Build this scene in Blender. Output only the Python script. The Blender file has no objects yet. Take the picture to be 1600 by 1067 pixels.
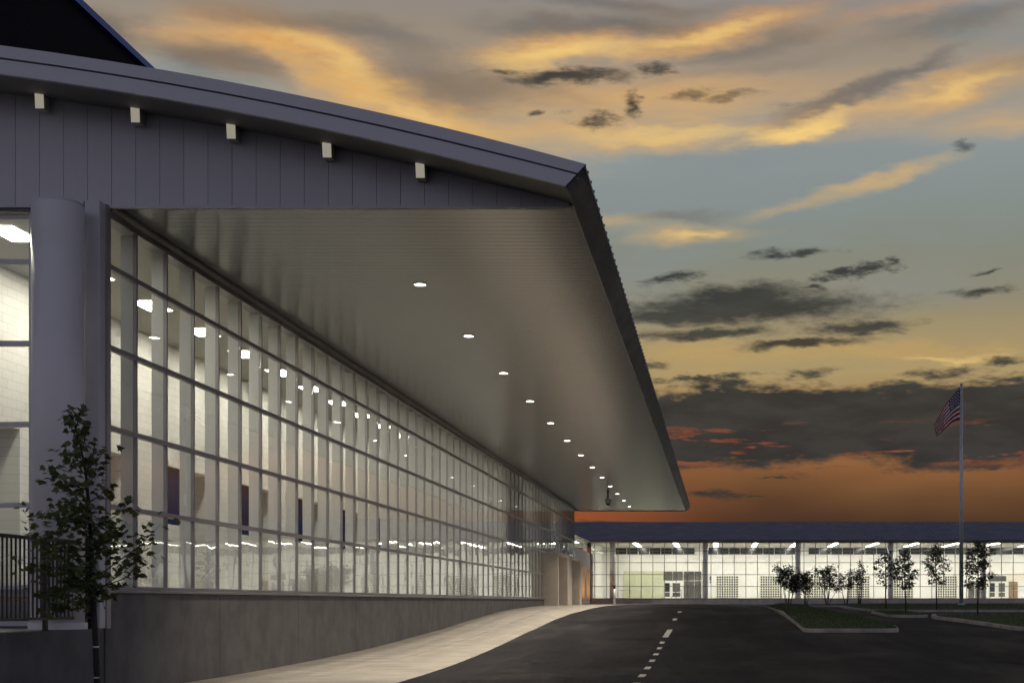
import bpy, math, random
from mathutils import Vector, Matrix
R = math.radians
rnd = random.Random(7)
sc = bpy.context.scene
C = sc.collection

# ------------------------------------------------------------------ camera
F, VX, VY = 2200.0, 1124.0, 940.0          # focal length and principal point of the shift lens, in photo pixels
cam = bpy.data.cameras.new('camera')
cam.sensor_width = 36.0
cam.lens = F / 1600 * 36.0
cam.shift_x = (800 - VX) / 1600
cam.shift_y = (VY - 533.5) / 1600
cam.clip_end = 5000
cam.clip_start = 0.1
camo = bpy.data.objects.new('camera', cam)
C.objects.link(camo)
camo.location = (0, 0, 0)                  # eye level is z = 0
camo.rotation_euler = (R(90), 0, 0)
sc.camera = camo

# ------------------------------------------------------------------ render settings
sc.view_settings.view_transform = 'Standard'
sc.view_settings.look = 'None'
sc.view_settings.exposure = 0.0
sc.view_settings.gamma = 1.0
sc.view_settings.use_curve_mapping = False
sc.render.engine = 'CYCLES'
cy = sc.cycles
cy.use_denoising = True
try:
    cy.denoiser = 'OPENIMAGEDENOISE'
except Exception:
    pass
cy.use_adaptive_sampling = True
cy.adaptive_threshold = 0.012
cy.adaptive_min_samples = 16
cy.max_bounces = 8
cy.diffuse_bounces = 4
cy.glossy_bounces = 3
cy.transmission_bounces = 6
cy.transparent_max_bounces = 40
cy.sample_clamp_indirect = 4.0
cy.caustics_reflective = False
cy.caustics_refractive = False


def lin(r, g, b):
    def f(c):
        c /= 255.0
        return c / 12.92 if c <= 0.04045 else ((c + 0.055) / 1.055) ** 2.4
    return (f(r), f(g), f(b), 1.0)


# ------------------------------------------------------------------ node helper
class NT:
    def __init__(self, tree):
        self.t = tree
        self.n = tree.nodes
        self.l = tree.links

    def new(self, typ, **kw):
        nd = self.n.new(typ)
        for k, v in kw.items():
            setattr(nd, k, v)
        return nd

    def put(self, sock, v):
        if isinstance(v, bpy.types.NodeSocket):
            self.l.new(v, sock)
        elif v is not None:
            try:
                sock.default_value = v
            except Exception:
                sock.default_value = (v, v, v)

    def math(self, op, a, b=None, c=None, clamp=False):
        nd = self.new('ShaderNodeMath', operation=op, use_clamp=clamp)
        self.put(nd.inputs[0], a)
        if b is not None:
            self.put(nd.inputs[1], b)
        if c is not None:
            self.put(nd.inputs[2], c)
        return nd.outputs[0]

    def vmath(self, op, a, b=None):
        nd = self.new('ShaderNodeVectorMath', operation=op)
        self.put(nd.inputs[0], a)
        if b is not None:
            self.put(nd.inputs[1], b)
        return nd.outputs['Value'] if op in ('LENGTH', 'DOT_PRODUCT') else nd.outputs[0]

    def noise(self, vec, scale, detail=4, rough=0.55, dist=0.0, out='Fac'):
        nd = self.new('ShaderNodeTexNoise')
        self.put(nd.inputs['Vector'], vec)
        nd.inputs['Scale'].default_value = scale
        nd.inputs['Detail'].default_value = detail
        nd.inputs['Roughness'].default_value = rough
        nd.inputs['Distortion'].default_value = dist
        return nd.outputs['Fac' if out == 'Fac' else 'Color']

    def remap(self, v, a, b, c=0.0, d=1.0, smooth=True):
        nd = self.new('ShaderNodeMapRange')
        nd.interpolation_type = 'SMOOTHSTEP' if smooth else 'LINEAR'
        self.put(nd.inputs['Value'], v)
        self.put(nd.inputs['From Min'], a)
        self.put(nd.inputs['From Max'], b)
        self.put(nd.inputs['To Min'], c)
        self.put(nd.inputs['To Max'], d)
        return nd.outputs['Result']

    def mix(self, fac, a, b):
        nd = self.new('ShaderNodeMix', data_type='RGBA')
        self.put(nd.inputs[0], fac)
        self.put(nd.inputs[6], a)
        self.put(nd.inputs[7], b)
        return nd.outputs[2]

    def ramp(self, fac, stops, interp='LINEAR'):
        nd = self.new('ShaderNodeValToRGB')
        cr = nd.color_ramp
        cr.interpolation = interp
        while len(cr.elements) < len(stops):
            cr.elements.new(0.5)
        for e, (p, c) in zip(cr.elements, stops):
            e.position = p
            e.color = c
        self.put(nd.inputs[0], fac)
        return nd.outputs[0]


# ------------------------------------------------------------------ world: dusk sky with clouds
def build_sky():
    w = bpy.data.worlds.new('World')
    sc.world = w
    w.use_nodes = True
    nt = NT(w.node_tree)
    for nd in list(nt.n):
        nt.n.remove(nd)
    geo = nt.new('ShaderNodeTexCoord')
    d = geo.outputs['Generated']
    sep = nt.new('ShaderNodeSeparateXYZ')
    nt.put(sep.inputs[0], d)
    x, y, z = sep.outputs
    az = nt.math('ARCTAN2', x, y)                                # 0 towards the sunset side
    hyp = nt.math('SQRT', nt.math('ADD', nt.math('MULTIPLY', x, x), nt.math('MULTIPLY', y, y)))
    el = nt.math('ARCTAN2', z, hyp)
    U = nt.math('MULTIPLY', az, 1000.0)                           # thousandths of a radian
    V = nt.math('MULTIPLY', el, 1000.0)
    ds = nt.vmath('MULTIPLY', d, (1.0, 1.0, 3.2))                  # clouds lie flat
    nA = nt.noise(ds, 9.0, 4, 0.6, 0.0, 'Color')
    nB = nt.noise(ds, 34.0, 4, 0.62, 0.0, 'Color')
    comb = nt.new('ShaderNodeCombineXYZ')
    nt.put(comb.inputs[0], U)
    nt.put(comb.inputs[1], V)
    P0 = comb.outputs[0]
    half = (0.5, 0.5, 0.5)
    wA = nt.vmath('MULTIPLY', nt.vmath('SUBTRACT', nA, half), (90.0, 34.0, 0.0))
    wB = nt.vmath('MULTIPLY', nt.vmath('SUBTRACT', nB, half), (48.0, 14.0, 0.0))
    Psoft = nt.vmath('ADD', nt.vmath('ADD', P0, wA), nt.vmath('MULTIPLY', wB, (0.7, 0.5, 0.0)))
    Phard = nt.vmath('ADD', P0, nt.vmath('ADD', wB, nt.vmath('MULTIPLY', wA, (0.25, 0.2, 0.0))))
    fine = nt.noise(ds, 60.0, 4, 0.66)
    finek = nt.math('MULTIPLY', nt.math('SUBTRACT', fine, 0.5), 1.0)

    def ang(px, py):
        dx, dz = (px - VX) / F, (VY - py) / F
        return 1000 * math.atan(dx), 1000 * math.atan2(dz, math.sqrt(1 + dx * dx))
    K = 1000.0 / F

    def blob(P, px, py, rx, ry, a=0.0, inner=0.0, outer=1.0, gain=1.0, rag=0.0, after=None):
        u, v = ang(px, py)
        if after is not None:                                     # keeps the blobs in sequence (shader stack is small)
            nd = nt.new('ShaderNodeVectorMath', operation='MULTIPLY_ADD')
            nt.put(nd.inputs[0], after)
            nd.inputs[1].default_value = (1e-7, 1e-7, 0.0)
            nt.put(nd.inputs[2], P)
            P = nd.outputs[0]
        ca, sa = math.cos(R(a)), math.sin(R(a))
        ax, ay = 1.0 / (rx * K), 1.0 / (ry * K)
        du = nt.math('SUBTRACT', nt.vmath('DOT_PRODUCT', P, (ca * ax, sa * ax, 0)), (ca * u + sa * v) * ax)
        dv = nt.math('SUBTRACT', nt.vmath('DOT_PRODUCT', P, (-sa * ay, ca * ay, 0)), (-sa * u + ca * v) * ay)
        ln = nt.math('SQRT', nt.math('MULTIPLY_ADD', du, du, nt.math('MULTIPLY', dv, dv)))
        if rag:
            ln = nt.math('ADD', ln, nt.math('MULTIPLY', finek, rag))
        return nt.remap(ln, inner, outer, gain, 0.0)

    def union(ms, op='MAXIMUM'):
        o = ms[0]
        for m in ms[1:]:
            o = nt.math(op, o, m)
        return o

    # base: colour by elevation (slightly warped), warm towards the sunset, blue-grey away from it
    Vw = nt.math('ADD', V, nt.math('MULTIPLY', nt.math('SUBTRACT', nt.noise(ds, 6.0, 2, 0.55), 0.5), 36.0))
    def e(py):
        return max(0.0, math.atan((VY - py) / F) / (math.pi / 2))
    t = nt.math('DIVIDE', Vw, 1000 * math.pi / 2, clamp=True)
    warm = nt.ramp(t, [
        (0.0, lin(50, 33, 26)), (e(815), lin(76, 51, 38)), (e(770), lin(108, 75, 48)), (e(735), lin(136, 92, 58)),
        (e(650), lin(156, 118, 76)), (e(585), lin(172, 150, 106)), (e(535), lin(162, 145, 108)), (e(470), lin(142, 136, 116)),
        (e(400), lin(133, 136, 123)), (e(320), lin(134, 143, 140)), (e(240), lin(142, 150, 150)), (e(150), lin(166, 150, 130)),
        (e(60), lin(150, 138, 124)), (e(-60), lin(138, 136, 138)), (0.42, lin(62, 66, 80)), (1.0, lin(28, 32, 50))])
    cool = nt.ramp(t, [(0.0, lin(116, 114, 128)), (0.12, lin(170, 168, 190)), (0.4, lin(76, 81, 104)), (1.0, lin(28, 32, 50))])
    away = nt.remap(nt.math('ABSOLUTE', nt.math('ADD', az, 0.12)), 0.34, 1.15)
    base = nt.mix(away, warm, cool)
    # the afterglow is strongest low down, left of the flagpole
    glow = nt.math('MULTIPLY', nt.remap(nt.math('ABSOLUTE', nt.math('SUBTRACT', U, -165.0)), 20.0, 200.0, 1.0, 0.0),
                   nt.remap(V, 40.0, 120.0, 1.0, 0.0))
    base = nt.mix(nt.math('MULTIPLY', glow, 0.62), base, lin(196, 100, 52))
    # dim blue-grey veils in the upper sky
    veil = nt.noise(ds, 5.0, 3, 0.55)
    col = nt.mix(nt.math('MULTIPLY', nt.remap(veil, 0.5, 0.72), nt.remap(V, 150, 320)), base, lin(136, 144, 145))

    S = Psoft
    gold = [(1080, 55, 250, 34, 11, 0.85), (1010, 212, 260, 30, 1, 0.8), (1235, 200, 150, 22, 12, 1.0), (1255, 196, 70, 13, 14, 0.5),
            (1460, 150, 230, 34, 13, 0.75), (1600, 190, 220, 30, 2, 0.55), (1370, 285, 150, 17, 13, 0.75), (1230, 318, 100, 14, 16, 0.35),
            (1075, 372, 150, 20, 3, 0.8), (900, 352, 150, 18, 2, 0.5), (440, 80, 190, 40, -14, 0.85), (560, 130, 270, 62, -19, 0.95), (720, 205, 240, 40, -10, 0.7), (1130, 160, 260, 46, 6, 0.4), (300, 60, 120, 30, -10, 0.5),
            (660, 165, 130, 30, -14, 0.8), (880, 85, 150, 40, 8, 0.9), (790, 190, 200, 36, -6, 0.6), (980, 165, 240, 50, 0, 0.6),
            (1270, 558, 330, 22, 1, 0.55), (1450, 548, 220, 10, 0, 0.35), (1080, 545, 160, 18, 0, 0.5), (760, -60, 300, 40, 6, 0.5),
            (1400, 20, 240, 24, 10, 0.35), (1500, -70, 300, 40, 8, 0.4)]
    mg = None
    for (px, py, rx, ry, a, g) in gold:
        m = blob(S, px, py, rx, ry, a, 0.0, 1.15, g, after=mg)
        inv = nt.math('SUBTRACT', 1.0, m)
        mg = inv if mg is None else nt.math('MULTIPLY', mg, inv)
    streak = nt.remap(nt.noise(nt.vmath('MULTIPLY', d, (1.0, 1.0, 7.0)), 13.0, 4, 0.6), 0.30, 0.62, 0.62, 1.0)
    mg = nt.math('MULTIPLY', nt.math('SUBTRACT', 1.0, mg), streak)
    # the same cloud streets go on outside the frame, fainter
    side = nt.remap(nt.math('ABSOLUTE', nt.math('ADD', U, 150.0)), 420.0, 620.0)
    gen = nt.math('MULTIPLY', nt.remap(nt.noise(ds, 7.0, 3, 0.58), 0.5, 0.68, 0.0, 0.7), nt.math('MULTIPLY', side, nt.remap(V, 200, 330)))
    gen = nt.math('MULTIPLY', gen, nt.math('SUBTRACT', 1.0, away))
    mg = nt.math('MAXIMUM', mg, gen)
    goldc = nt.ramp(nt.math('ADD', nt.math('MULTIPLY', V, 1 / 480.0), nt.math('MULTIPLY', finek, 0.25), clamp=True),
                    [(0.0, lin(196, 110, 55)), (0.35, lin(196, 160, 96)), (0.6, lin(214, 178, 118)), (0.74, lin(224, 172, 102)), (0.86, lin(208, 146, 84)), (1.0, lin(196, 132, 74))])
    plain = nt.mix(gen, col, goldc)
    col = nt.mix(mg, col, goldc)
    hot = mg
    for k, (px, py, rx, ry, a, g) in enumerate([(1245, 201, 120, 17, 13, 0.95), (900, 92, 150, 24, 8, 0.75), (1060, 208, 200, 14, 1, 0.5), (1090, 52, 150, 14, 11, 0.6), (1500, 135, 170, 13, 12, 0.55), (520, 95, 150, 20, -18, 0.5), (1085, 372, 80, 9, 3, 0.5), (1490, 556, 110, 6, 1, 0.5), (640, 168, 90, 14, -12, 0.5)]):
        m = blob(S, px, py, rx, ry, a, 0, 1.1, g, after=hot)
        hot = nt.math('MAXIMUM', hot, m) if k else m
    col = nt.mix(hot, col, lin(244, 206, 128))

    grey = [(1380, 128, 200, 19, 17, 0.85), (1290, 160, 110, 15, 14, 0.7), (1160, 80, 150, 22, 9, 0.6), (955, 38, 150, 22, 4, 0.85), (850, 45, 140, 22, 0, 0.6),
            (1500, 34, 180, 26, 6, 0.65), (700, 130, 150, 44, -8, 0.7), (820, 140, 140, 30, -4, 0.5), (320, 92, 100, 28, -6, 0.85), (400, 110, 70, 16, -14, 0.5),
            (185, 38, 80, 36, 0, 0.85), (470, 35, 230, 26, -4, 0.6), (930, 2, 260, 16, 0, 0.7), (1600, 100, 160, 16, 8, 0.4), (1040, 345, 120, 12, 2, 0.5),
            (1180, 110, 200, 14, 10, 0.3), (620, 60, 160, 26, -8, 0.5)]
    mq = None
    for (px, py, rx, ry, a, g) in grey:
        m = blob(S, px, py, rx, ry, a, 0.0, 1.15, g, after=mq if mq is not None else hot)
        inv = nt.math('SUBTRACT', 1.0, m)
        mq = inv if mq is None else nt.math('MULTIPLY', mq, inv)
    mq = nt.math('SUBTRACT', 1.0, mq)
    greyc = nt.mix(nt.remap(nt.noise(ds, 8.0, 2), 0.4, 0.62), lin(112, 94, 78), lin(100, 98, 98))
    col = nt.mix(nt.math('MULTIPLY', mq, 0.82), col, greyc)

    # dark clouds with ragged edges
    H = Phard
    dk = [(1170, 482, 230, 25, 1, 0.3), (1160, 466, 150, 22, 2, 0.3), (1060, 494, 130, 16, 0, 0.3), (1100, 522, 120, 10, 2, 0.5), (1348, 513, 82, 15, 1, 0.5), (1262, 538, 105, 9, 2, 0.55),
          (1238, 398, 52, 9, 3, 0.6), (1056, 436, 52, 10, 7, 0.6), (1330, 424, 66, 11, 6, 0.6), (1280, 448, 24, 6, 0, 0.6), (1535, 456, 44, 9, 4, 0.6), (1390, 408, 12, 6, 0, 0.7),
          (1262, 583, 32, 10, 0, 0.5), (1478, 584, 50, 11, 2, 0.6), (1575, 565, 46, 7, 0, 0.5), (1088, 592, 70, 8, 3, 0.5), (1010, 568, 26, 8, 0, 0.5), (1545, 424, 30, 4, 4, 0.7),
          (1508, 231, 18, 10, -5, 1.2), (885, 122, 88, 14, 3, 0.6), (932, 187, 44, 12, 3, 0.55), (993, 163, 16, 26, -10, 0.7), (1085, 150, 34, 10, 6, 1.2), (1135, 153, 44, 7, 6, 1.3),
          (836, 177, 12, 6, 0, 0.9), (790, 114, 34, 5, 0, 1.0), (1022, 111, 36, 8, 0, 0.9), (1110, 771, 50, 9, 1, 0.6), (1180, 773, 26, 4, 0, 0.7), (950, 812, 36, 4, 0, 0.7), (1210, 745, 30, 3, 0, 0.7)]
    md = mq
    for k, (px, py, rx, ry, a, s) in enumerate(dk):
        m = blob(H, px, py, rx * (1.1 if rx > 100 else 1.25), ry * (1.2 if rx > 100 else 0.95), a, 0.0 if rx < 60 else 0.3, 1.25 if rx < 60 else 1.15, min(0.95, 1.4 - 0.6 * s), rag=(0.9 if rx > 70 else 2.2), after=md)
        md = nt.math('MAXIMUM', md, m) if k else m
    # long cloud bank across the sunset
    edge = nt.math('MULTIPLY', nt.math('SUBTRACT', nt.noise(ds, 16.0, 4, 0.62), 0.5), 46.0)
    edge2 = nt.math('MULTIPLY', finek, 14.0)
    Vb = nt.math('ADD', nt.math('ADD', V, edge), edge2)
    vtop, vbot = ang(1300, 600)[1], ang(1300, 726)[1]
    bank = nt.math('MULTIPLY', nt.remap(Vb, vtop - 5, vtop + 4, 1.0, 0.0), nt.remap(Vb, vbot - 6, vbot + 6))
    wisps = nt.math('MULTIPLY', nt.remap(nt.noise(nt.vmath('MULTIPLY', d, (1, 1, 9.0)), 15.0, 5, 0.62), 0.54, 0.60),
                    nt.math('MULTIPLY', nt.remap(V, ang(1300, 700)[1] + 22, ang(1300, 700)[1] + 10, 0, 1), nt.remap(V, ang(1300, 735)[1], ang(1300, 722)[1])))
    redc = nt.mix(nt.remap(fine, 0.4, 0.62), lin(120, 66, 50), lin(158, 92, 60))
    far_side = nt.math('SUBTRACT', 1.0, nt.math('MULTIPLY', away, 0.5))
    darkc = nt.mix(nt.remap(nt.noise(ds, 22.0, 3), 0.35, 0.65), lin(44, 47, 48), lin(56, 58, 57))
    bank = nt.math('MULTIPLY', bank, far_side)
    md = nt.math('MAXIMUM', md, bank)
    down = nt.remap(V, -20.0, -2.0, 1.0, 0.0)

    def finish(c, dark):
        c = nt.mix(nt.math('MULTIPLY', dark, 0.95), c, darkc)
        c = nt.mix(nt.math('MULTIPLY', wisps, 0.6), c, redc)
        c = nt.mix(down, c, lin(40, 34, 32))
        bg = nt.new('ShaderNodeBackground')
        nt.put(bg.inputs['Color'], c)
        return bg
    # the single clouds stand in the part of the sky over the buildings; elsewhere only the cloud streets go on
    zone = nt.math('MULTIPLY', nt.math('MULTIPLY', nt.remap(U, -560, -480), nt.remap(U, 225, 300, 1.0, 0.0)), nt.remap(V, 430, 500, 1.0, 0.0))
    mx = nt.new('ShaderNodeMixShader')
    nt.put(mx.inputs[0], zone)
    nt.l.new(finish(plain, bank).outputs[0], mx.inputs[1])
    nt.l.new(finish(col, md).outputs[0], mx.inputs[2])
    out = nt.new('ShaderNodeOutputWorld')
    nt.l.new(mx.outputs[0], out.inputs[0])
    w.cycles.sampling_method = 'NONE'


build_sky()

# ------------------------------------------------------------------ materials
def mat(name, col, rough=0.6, metal=0.0, var=0.0, vscale=3.0, bump=0.0, bscale=40.0, spec=0.5, coord='pos', stretch=(1, 1, 1), second=None):
    """plain surface: base colour with a little procedural variation and fine relief"""
    m = bpy.data.materials.new(name)
    m.use_nodes = True
    nt = NT(m.node_tree)
    b = nt.n['Principled BSDF']
    b.inputs['Roughness'].default_value = rough
    b.inputs['Metallic'].default_value = metal
    b.inputs['Specular IOR Level'].default_value = spec
    pos = nt.new('ShaderNodeNewGeometry').outputs['Position']
    vec = nt.vmath('MULTIPLY', pos, stretch)
    if var:
        n = nt.noise(vec, vscale, 6, 0.6)
        c2 = second if second else tuple(max(0, c * (1 - var)) for c in col[:3]) + (1,)
        c1 = tuple(c * (1 + 0.35 * var) for c in col[:3]) + (1,)
        nt.put(b.inputs['Base Color'], nt.mix(nt.remap(n, 0.32, 0.68), c2, c1))
        nt.put(b.inputs['Roughness'], nt.remap(n, 0.3, 0.7, rough * 0.85, min(1, rough * 1.15)))
    else:
        b.inputs['Base Color'].default_value = col
    if bump:
        bn = nt.new('ShaderNodeBump')
        bn.inputs['Strength'].default_value = bump
        bn.inputs['Distance'].default_value = 0.02
        nt.put(bn.inputs['Height'], nt.noise(vec, bscale, 4))
        nt.put(b.inputs['Normal'], bn.outputs[0])
    return m


def emit(name, col, s):
    m = bpy.data.materials.new(name)
    m.use_nodes = True
    nt = NT(m.node_tree)
    nt.n.remove(nt.n['Principled BSDF'])
    e = nt.new('ShaderNodeEmission')
    e.inputs[0].default_value = col
    e.inputs[1].default_value = s
    nt.l.new(e.outputs[0], nt.n['Material Output'].inputs[0])
    return m


def glass(name, tint=(0.97, 0.975, 0.955, 1), wobble=0.05, wscale=0.9, body=0.0):
    m = bpy.data.materials.new(name)
    m.use_nodes = True
    nt = NT(m.node_tree)
    nt.n.remove(nt.n['Principled BSDF'])
    lw = nt.new('ShaderNodeLayerWeight')
    lw.inputs['Blend'].default_value = 0.5
    fr = nt.math('MULTIPLY_ADD', nt.math('POWER', lw.outputs['Facing'], 5.0), 0.85, 0.04, clamp=True)
    tr = nt.new('ShaderNodeBsdfTransparent')
    tr.inputs[0].default_value = tint
    gl = nt.new('ShaderNodeBsdfGlossy')
    gl.inputs['Roughness'].default_value = 0.0
    gl.inputs['Color'].default_value = (0.95, 0.97, 1.0, 1)
    if wobble:
        pos = nt.new('ShaderNodeNewGeometry').outputs['Position']
        bn = nt.new('ShaderNodeBump')
        bn.inputs['Strength'].default_value = wobble
        bn.inputs['Distance'].default_value = 0.1
        nt.put(bn.inputs['Height'], nt.noise(nt.vmath('MULTIPLY', pos, (1.0, 1.0, 1.3)), wscale, 2, 0.5))
        nt.put(gl.inputs['Normal'], bn.outputs[0])
    mx = nt.new('ShaderNodeMixShader')
    nt.put(mx.inputs[0], fr)
    nt.l.new(tr.outputs[0], mx.inputs[1])
    nt.l.new(gl.outputs[0], mx.inputs[2])
    nt.l.new(mx.outputs[0], nt.n['Material Output'].inputs[0])
    return m


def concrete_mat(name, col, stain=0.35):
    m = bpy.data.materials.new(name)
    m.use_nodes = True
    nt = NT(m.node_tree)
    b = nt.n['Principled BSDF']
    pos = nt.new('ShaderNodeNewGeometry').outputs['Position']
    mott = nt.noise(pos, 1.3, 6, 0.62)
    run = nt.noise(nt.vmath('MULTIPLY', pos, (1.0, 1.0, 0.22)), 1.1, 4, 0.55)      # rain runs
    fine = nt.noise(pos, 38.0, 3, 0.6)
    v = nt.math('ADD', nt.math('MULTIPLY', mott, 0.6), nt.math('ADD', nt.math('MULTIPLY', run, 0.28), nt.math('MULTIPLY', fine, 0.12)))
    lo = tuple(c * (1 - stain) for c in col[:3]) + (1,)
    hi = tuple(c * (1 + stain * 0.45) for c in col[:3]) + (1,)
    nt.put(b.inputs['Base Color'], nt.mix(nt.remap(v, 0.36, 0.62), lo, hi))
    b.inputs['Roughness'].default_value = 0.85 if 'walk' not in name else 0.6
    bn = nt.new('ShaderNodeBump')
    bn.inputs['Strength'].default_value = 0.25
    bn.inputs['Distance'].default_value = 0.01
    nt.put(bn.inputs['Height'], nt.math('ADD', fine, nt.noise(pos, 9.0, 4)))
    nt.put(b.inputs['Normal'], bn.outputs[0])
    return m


def asphalt_mat():
    m = bpy.data.materials.new('asphalt')
    m.use_nodes = True
    nt = NT(m.node_tree)
    b = nt.n['Principled BSDF']
    pos = nt.new('ShaderNodeNewGeometry').outputs['Position']
    big = nt.noise(nt.vmath('MULTIPLY', pos, (1.0, 0.35, 0.0)), 0.32, 6, 0.6)
    grit = nt.noise(pos, 60.0, 3, 0.7)
    wear = nt.noise(nt.vmath('MULTIPLY', pos, (1.0, 0.1, 0.0)), 1.1, 4, 0.6)
    v = nt.math('ADD', nt.math('MULTIPLY', big, 0.55), nt.math('ADD', nt.math('MULTIPLY', grit, 0.2), nt.math('MULTIPLY', wear, 0.25)))
    c = nt.ramp(v, [(0.34, (0.009, 0.009, 0.012, 1)), (0.5, (0.021, 0.021, 0.024, 1)), (0.62, (0.048, 0.046, 0.046, 1))])
    patch = nt.remap(nt.noise(nt.vmath('MULTIPLY', pos, (1.0, 0.5, 0.0)), 0.16, 4, 0.65), 0.62, 0.70)
    vo = nt.new('ShaderNodeTexVoronoi', feature='DISTANCE_TO_EDGE')          # sealed cracks
    nt.put(vo.inputs['Vector'], nt.vmath('ADD', nt.vmath('MULTIPLY', pos, (1.0, 1.0, 0.0)), nt.vmath('MULTIPLY', nt.noise(pos, 0.7, 3, 0.6, 0, 'Color'), (2.2, 2.2, 0.0))))
    vo.inputs['Scale'].default_value = 0.11
    crack = nt.math('MULTIPLY', nt.remap(vo.outputs['Distance'], 0.004, 0.009, 1.0, 0.0), nt.remap(wear, 0.42, 0.55))
    nt.put(b.inputs['Base Color'], nt.mix(nt.math('MAXIMUM', patch, nt.math('MULTIPLY', crack, 0.8)), c, (0.010, 0.010, 0.012, 1)))
    nt.put(b.inputs['Roughness'], nt.remap(big, 0.35, 0.65, 0.6, 0.85))
    b.inputs['Specular IOR Level'].default_value = 0.08
    bn = nt.new('ShaderNodeBump')
    bn.inputs['Strength'].default_value = 0.4
    bn.inputs['Distance'].default_value = 0.006
    nt.put(bn.inputs['Height'], grit)
    nt.put(b.inputs['Normal'], bn.outputs[0])
    return m


def block_mat(name, col, axis='YZ', bw=0.406, bh=0.203, mortar=0.006, dark=0.72, rough=0.6):
    """painted blockwork or brickwork too small to build one by one"""
    m = bpy.data.materials.new(name)
    m.use_nodes = True
    nt = NT(m.node_tree)
    b = nt.n['Principled BSDF']
    sep = nt.new('ShaderNodeSeparateXYZ')
    nt.put(sep.inputs[0], nt.new('ShaderNodeNewGeometry').outputs['Position'])
    cb = nt.new('ShaderNodeCombineXYZ')
    nt.put(cb.inputs[0], sep.outputs[1 if axis[0] == 'Y' else 0])
    nt.put(cb.inputs[1], sep.outputs[2])
    br = nt.new('ShaderNodeTexBrick')
    nt.put(br.inputs['Vector'], cb.outputs[0])
    br.inputs['Scale'].default_value = 1.0
    br.inputs['Brick Width'].default_value = bw
    br.inputs['Row Height'].default_value = bh
    br.inputs['Mortar Size'].default_value = mortar
    br.inputs['Mortar Smooth'].default_value = 0.3
    br.inputs['Color1'].default_value = col
    br.inputs['Color2'].default_value = tuple(c * 0.94 for c in col[:3]) + (1,)
    br.inputs['Mortar'].default_value = tuple(c * dark for c in col[:3]) + (1,)
    nt.put(b.inputs['Base Color'], br.outputs['Color'])
    b.inputs['Roughness'].default_value = rough
    b.inputs['Specular IOR Level'].default_value = 0.1 if rough > 0.7 else 0.5
    bn = nt.new('ShaderNodeBump')
    bn.inputs['Strength'].default_value = 0.6
    bn.inputs['Distance'].default_value = 0.01
    bn.invert = True
    nt.put(bn.inputs['Height'], br.outputs['Fac'])
    nt.put(b.inputs['Normal'], bn.outputs[0])
    return m


def leaf_mat(name, a, b2):
    m = bpy.data.materials.new(name)
    m.use_nodes = True
    nt = NT(m.node_tree)
    b = nt.n['Principled BSDF']
    pos = nt.new('ShaderNodeNewGeometry').outputs['Position']
    nt.put(b.inputs['Base Color'], nt.mix(nt.remap(nt.noise(pos, 5.0, 3), 0.35, 0.65), a, b2))
    b.inputs['Roughness'].default_value = 0.55
    tl = nt.new('ShaderNodeBsdfTranslucent')
    tl.inputs[0].default_value = tuple(c * 1.1 for c in b2[:3]) + (1,)
    mx = nt.new('ShaderNodeMixShader')
    mx.inputs[0].default_value = 0.25
    nt.l.new(b.outputs[0], mx.inputs[1])
    nt.l.new(tl.outputs[0], mx.inputs[2])
    nt.l.new(mx.outputs[0], nt.n['Material Output'].inputs[0])
    return m


M = {}
M['asphalt'] = asphalt_mat()
M['soil'] = mat('soil', (0.045, 0.05, 0.03, 1), 0.9, var=0.5, vscale=1.5, bump=0.5)
M['walk'] = concrete_mat('walk_concrete', (0.34, 0.315, 0.28, 1), 0.22)
M['kerb'] = concrete_mat('kerb_concrete', (0.46, 0.41, 0.37, 1), 0.3)
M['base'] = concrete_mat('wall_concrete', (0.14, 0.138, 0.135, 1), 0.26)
M['plinth'] = concrete_mat('plinth_concrete', (0.48, 0.43, 0.40, 1), 0.2)
M['paint'] = mat('road_paint', (0.62, 0.60, 0.56, 1), 0.7, var=0.4, vscale=9)
M['grass'] = mat('grass_turf', (0.055, 0.085, 0.022, 1), 0.9, var=0.5, vscale=2.2, bump=0.8, bscale=30)
M['blade'] = leaf_mat('grass_blades', (0.05, 0.085, 0.02, 1), (0.10, 0.14, 0.04, 1))
M['alu'] = mat('mullion_aluminium', (0.38, 0.36, 0.36, 1), 0.42, metal=0.2, var=0.08, vscale=2)
M['fin'] = mat('fin_paint', (0.86, 0.855, 0.83, 1), 0.5, var=0.03)
M['sill'] = mat('sill_aluminium', (0.30, 0.29, 0.30, 1), 0.4, metal=0.5, var=0.1)
M['siding'] = mat('gable_siding', (0.60, 0.59, 0.60, 1), 0.45, metal=0.1, var=0.07, vscale=1.2, stretch=(1, 1, 0.3))
nt_ = NT(M['siding'].node_tree)                     # sheets of slightly different batches
b_ = nt_.n['Principled BSDF']
src_ = b_.inputs['Base Color'].links[0].from_socket
rn_ = nt_.new('ShaderNodeObjectInfo').outputs['Random']
nt_.put(b_.inputs['Base Color'], nt_.mix(nt_.math('MULTIPLY', rn_, 0.16), src_, (0.36, 0.36, 0.38, 1)))
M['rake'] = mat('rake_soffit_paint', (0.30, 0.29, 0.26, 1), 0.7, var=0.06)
M['fascia'] = mat('rake_fascia', (0.64, 0.63, 0.65, 1), 0.42, metal=0.1, var=0.06, vscale=0.8)
M['groove'] = mat('fascia_groove', (0.13, 0.13, 0.15, 1), 0.6)
M['soffit'] = mat('soffit_metal', (0.29, 0.288, 0.285, 1), 0.22, metal=0.6, var=0.0)
M['eave'] = mat('eave_fascia_metal', (0.075, 0.073, 0.085, 1), 0.45, metal=0.3, var=0.1, stretch=(1, 0.4, 1))
M['roof'] = mat('roof_metal', (0.07, 0.09, 0.175, 1), 0.6, metal=0.2, var=0.12, vscale=0.6)
M['seam'] = mat('roof_seam', (0.075, 0.09, 0.16, 1), 0.6, metal=0.2)
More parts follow.
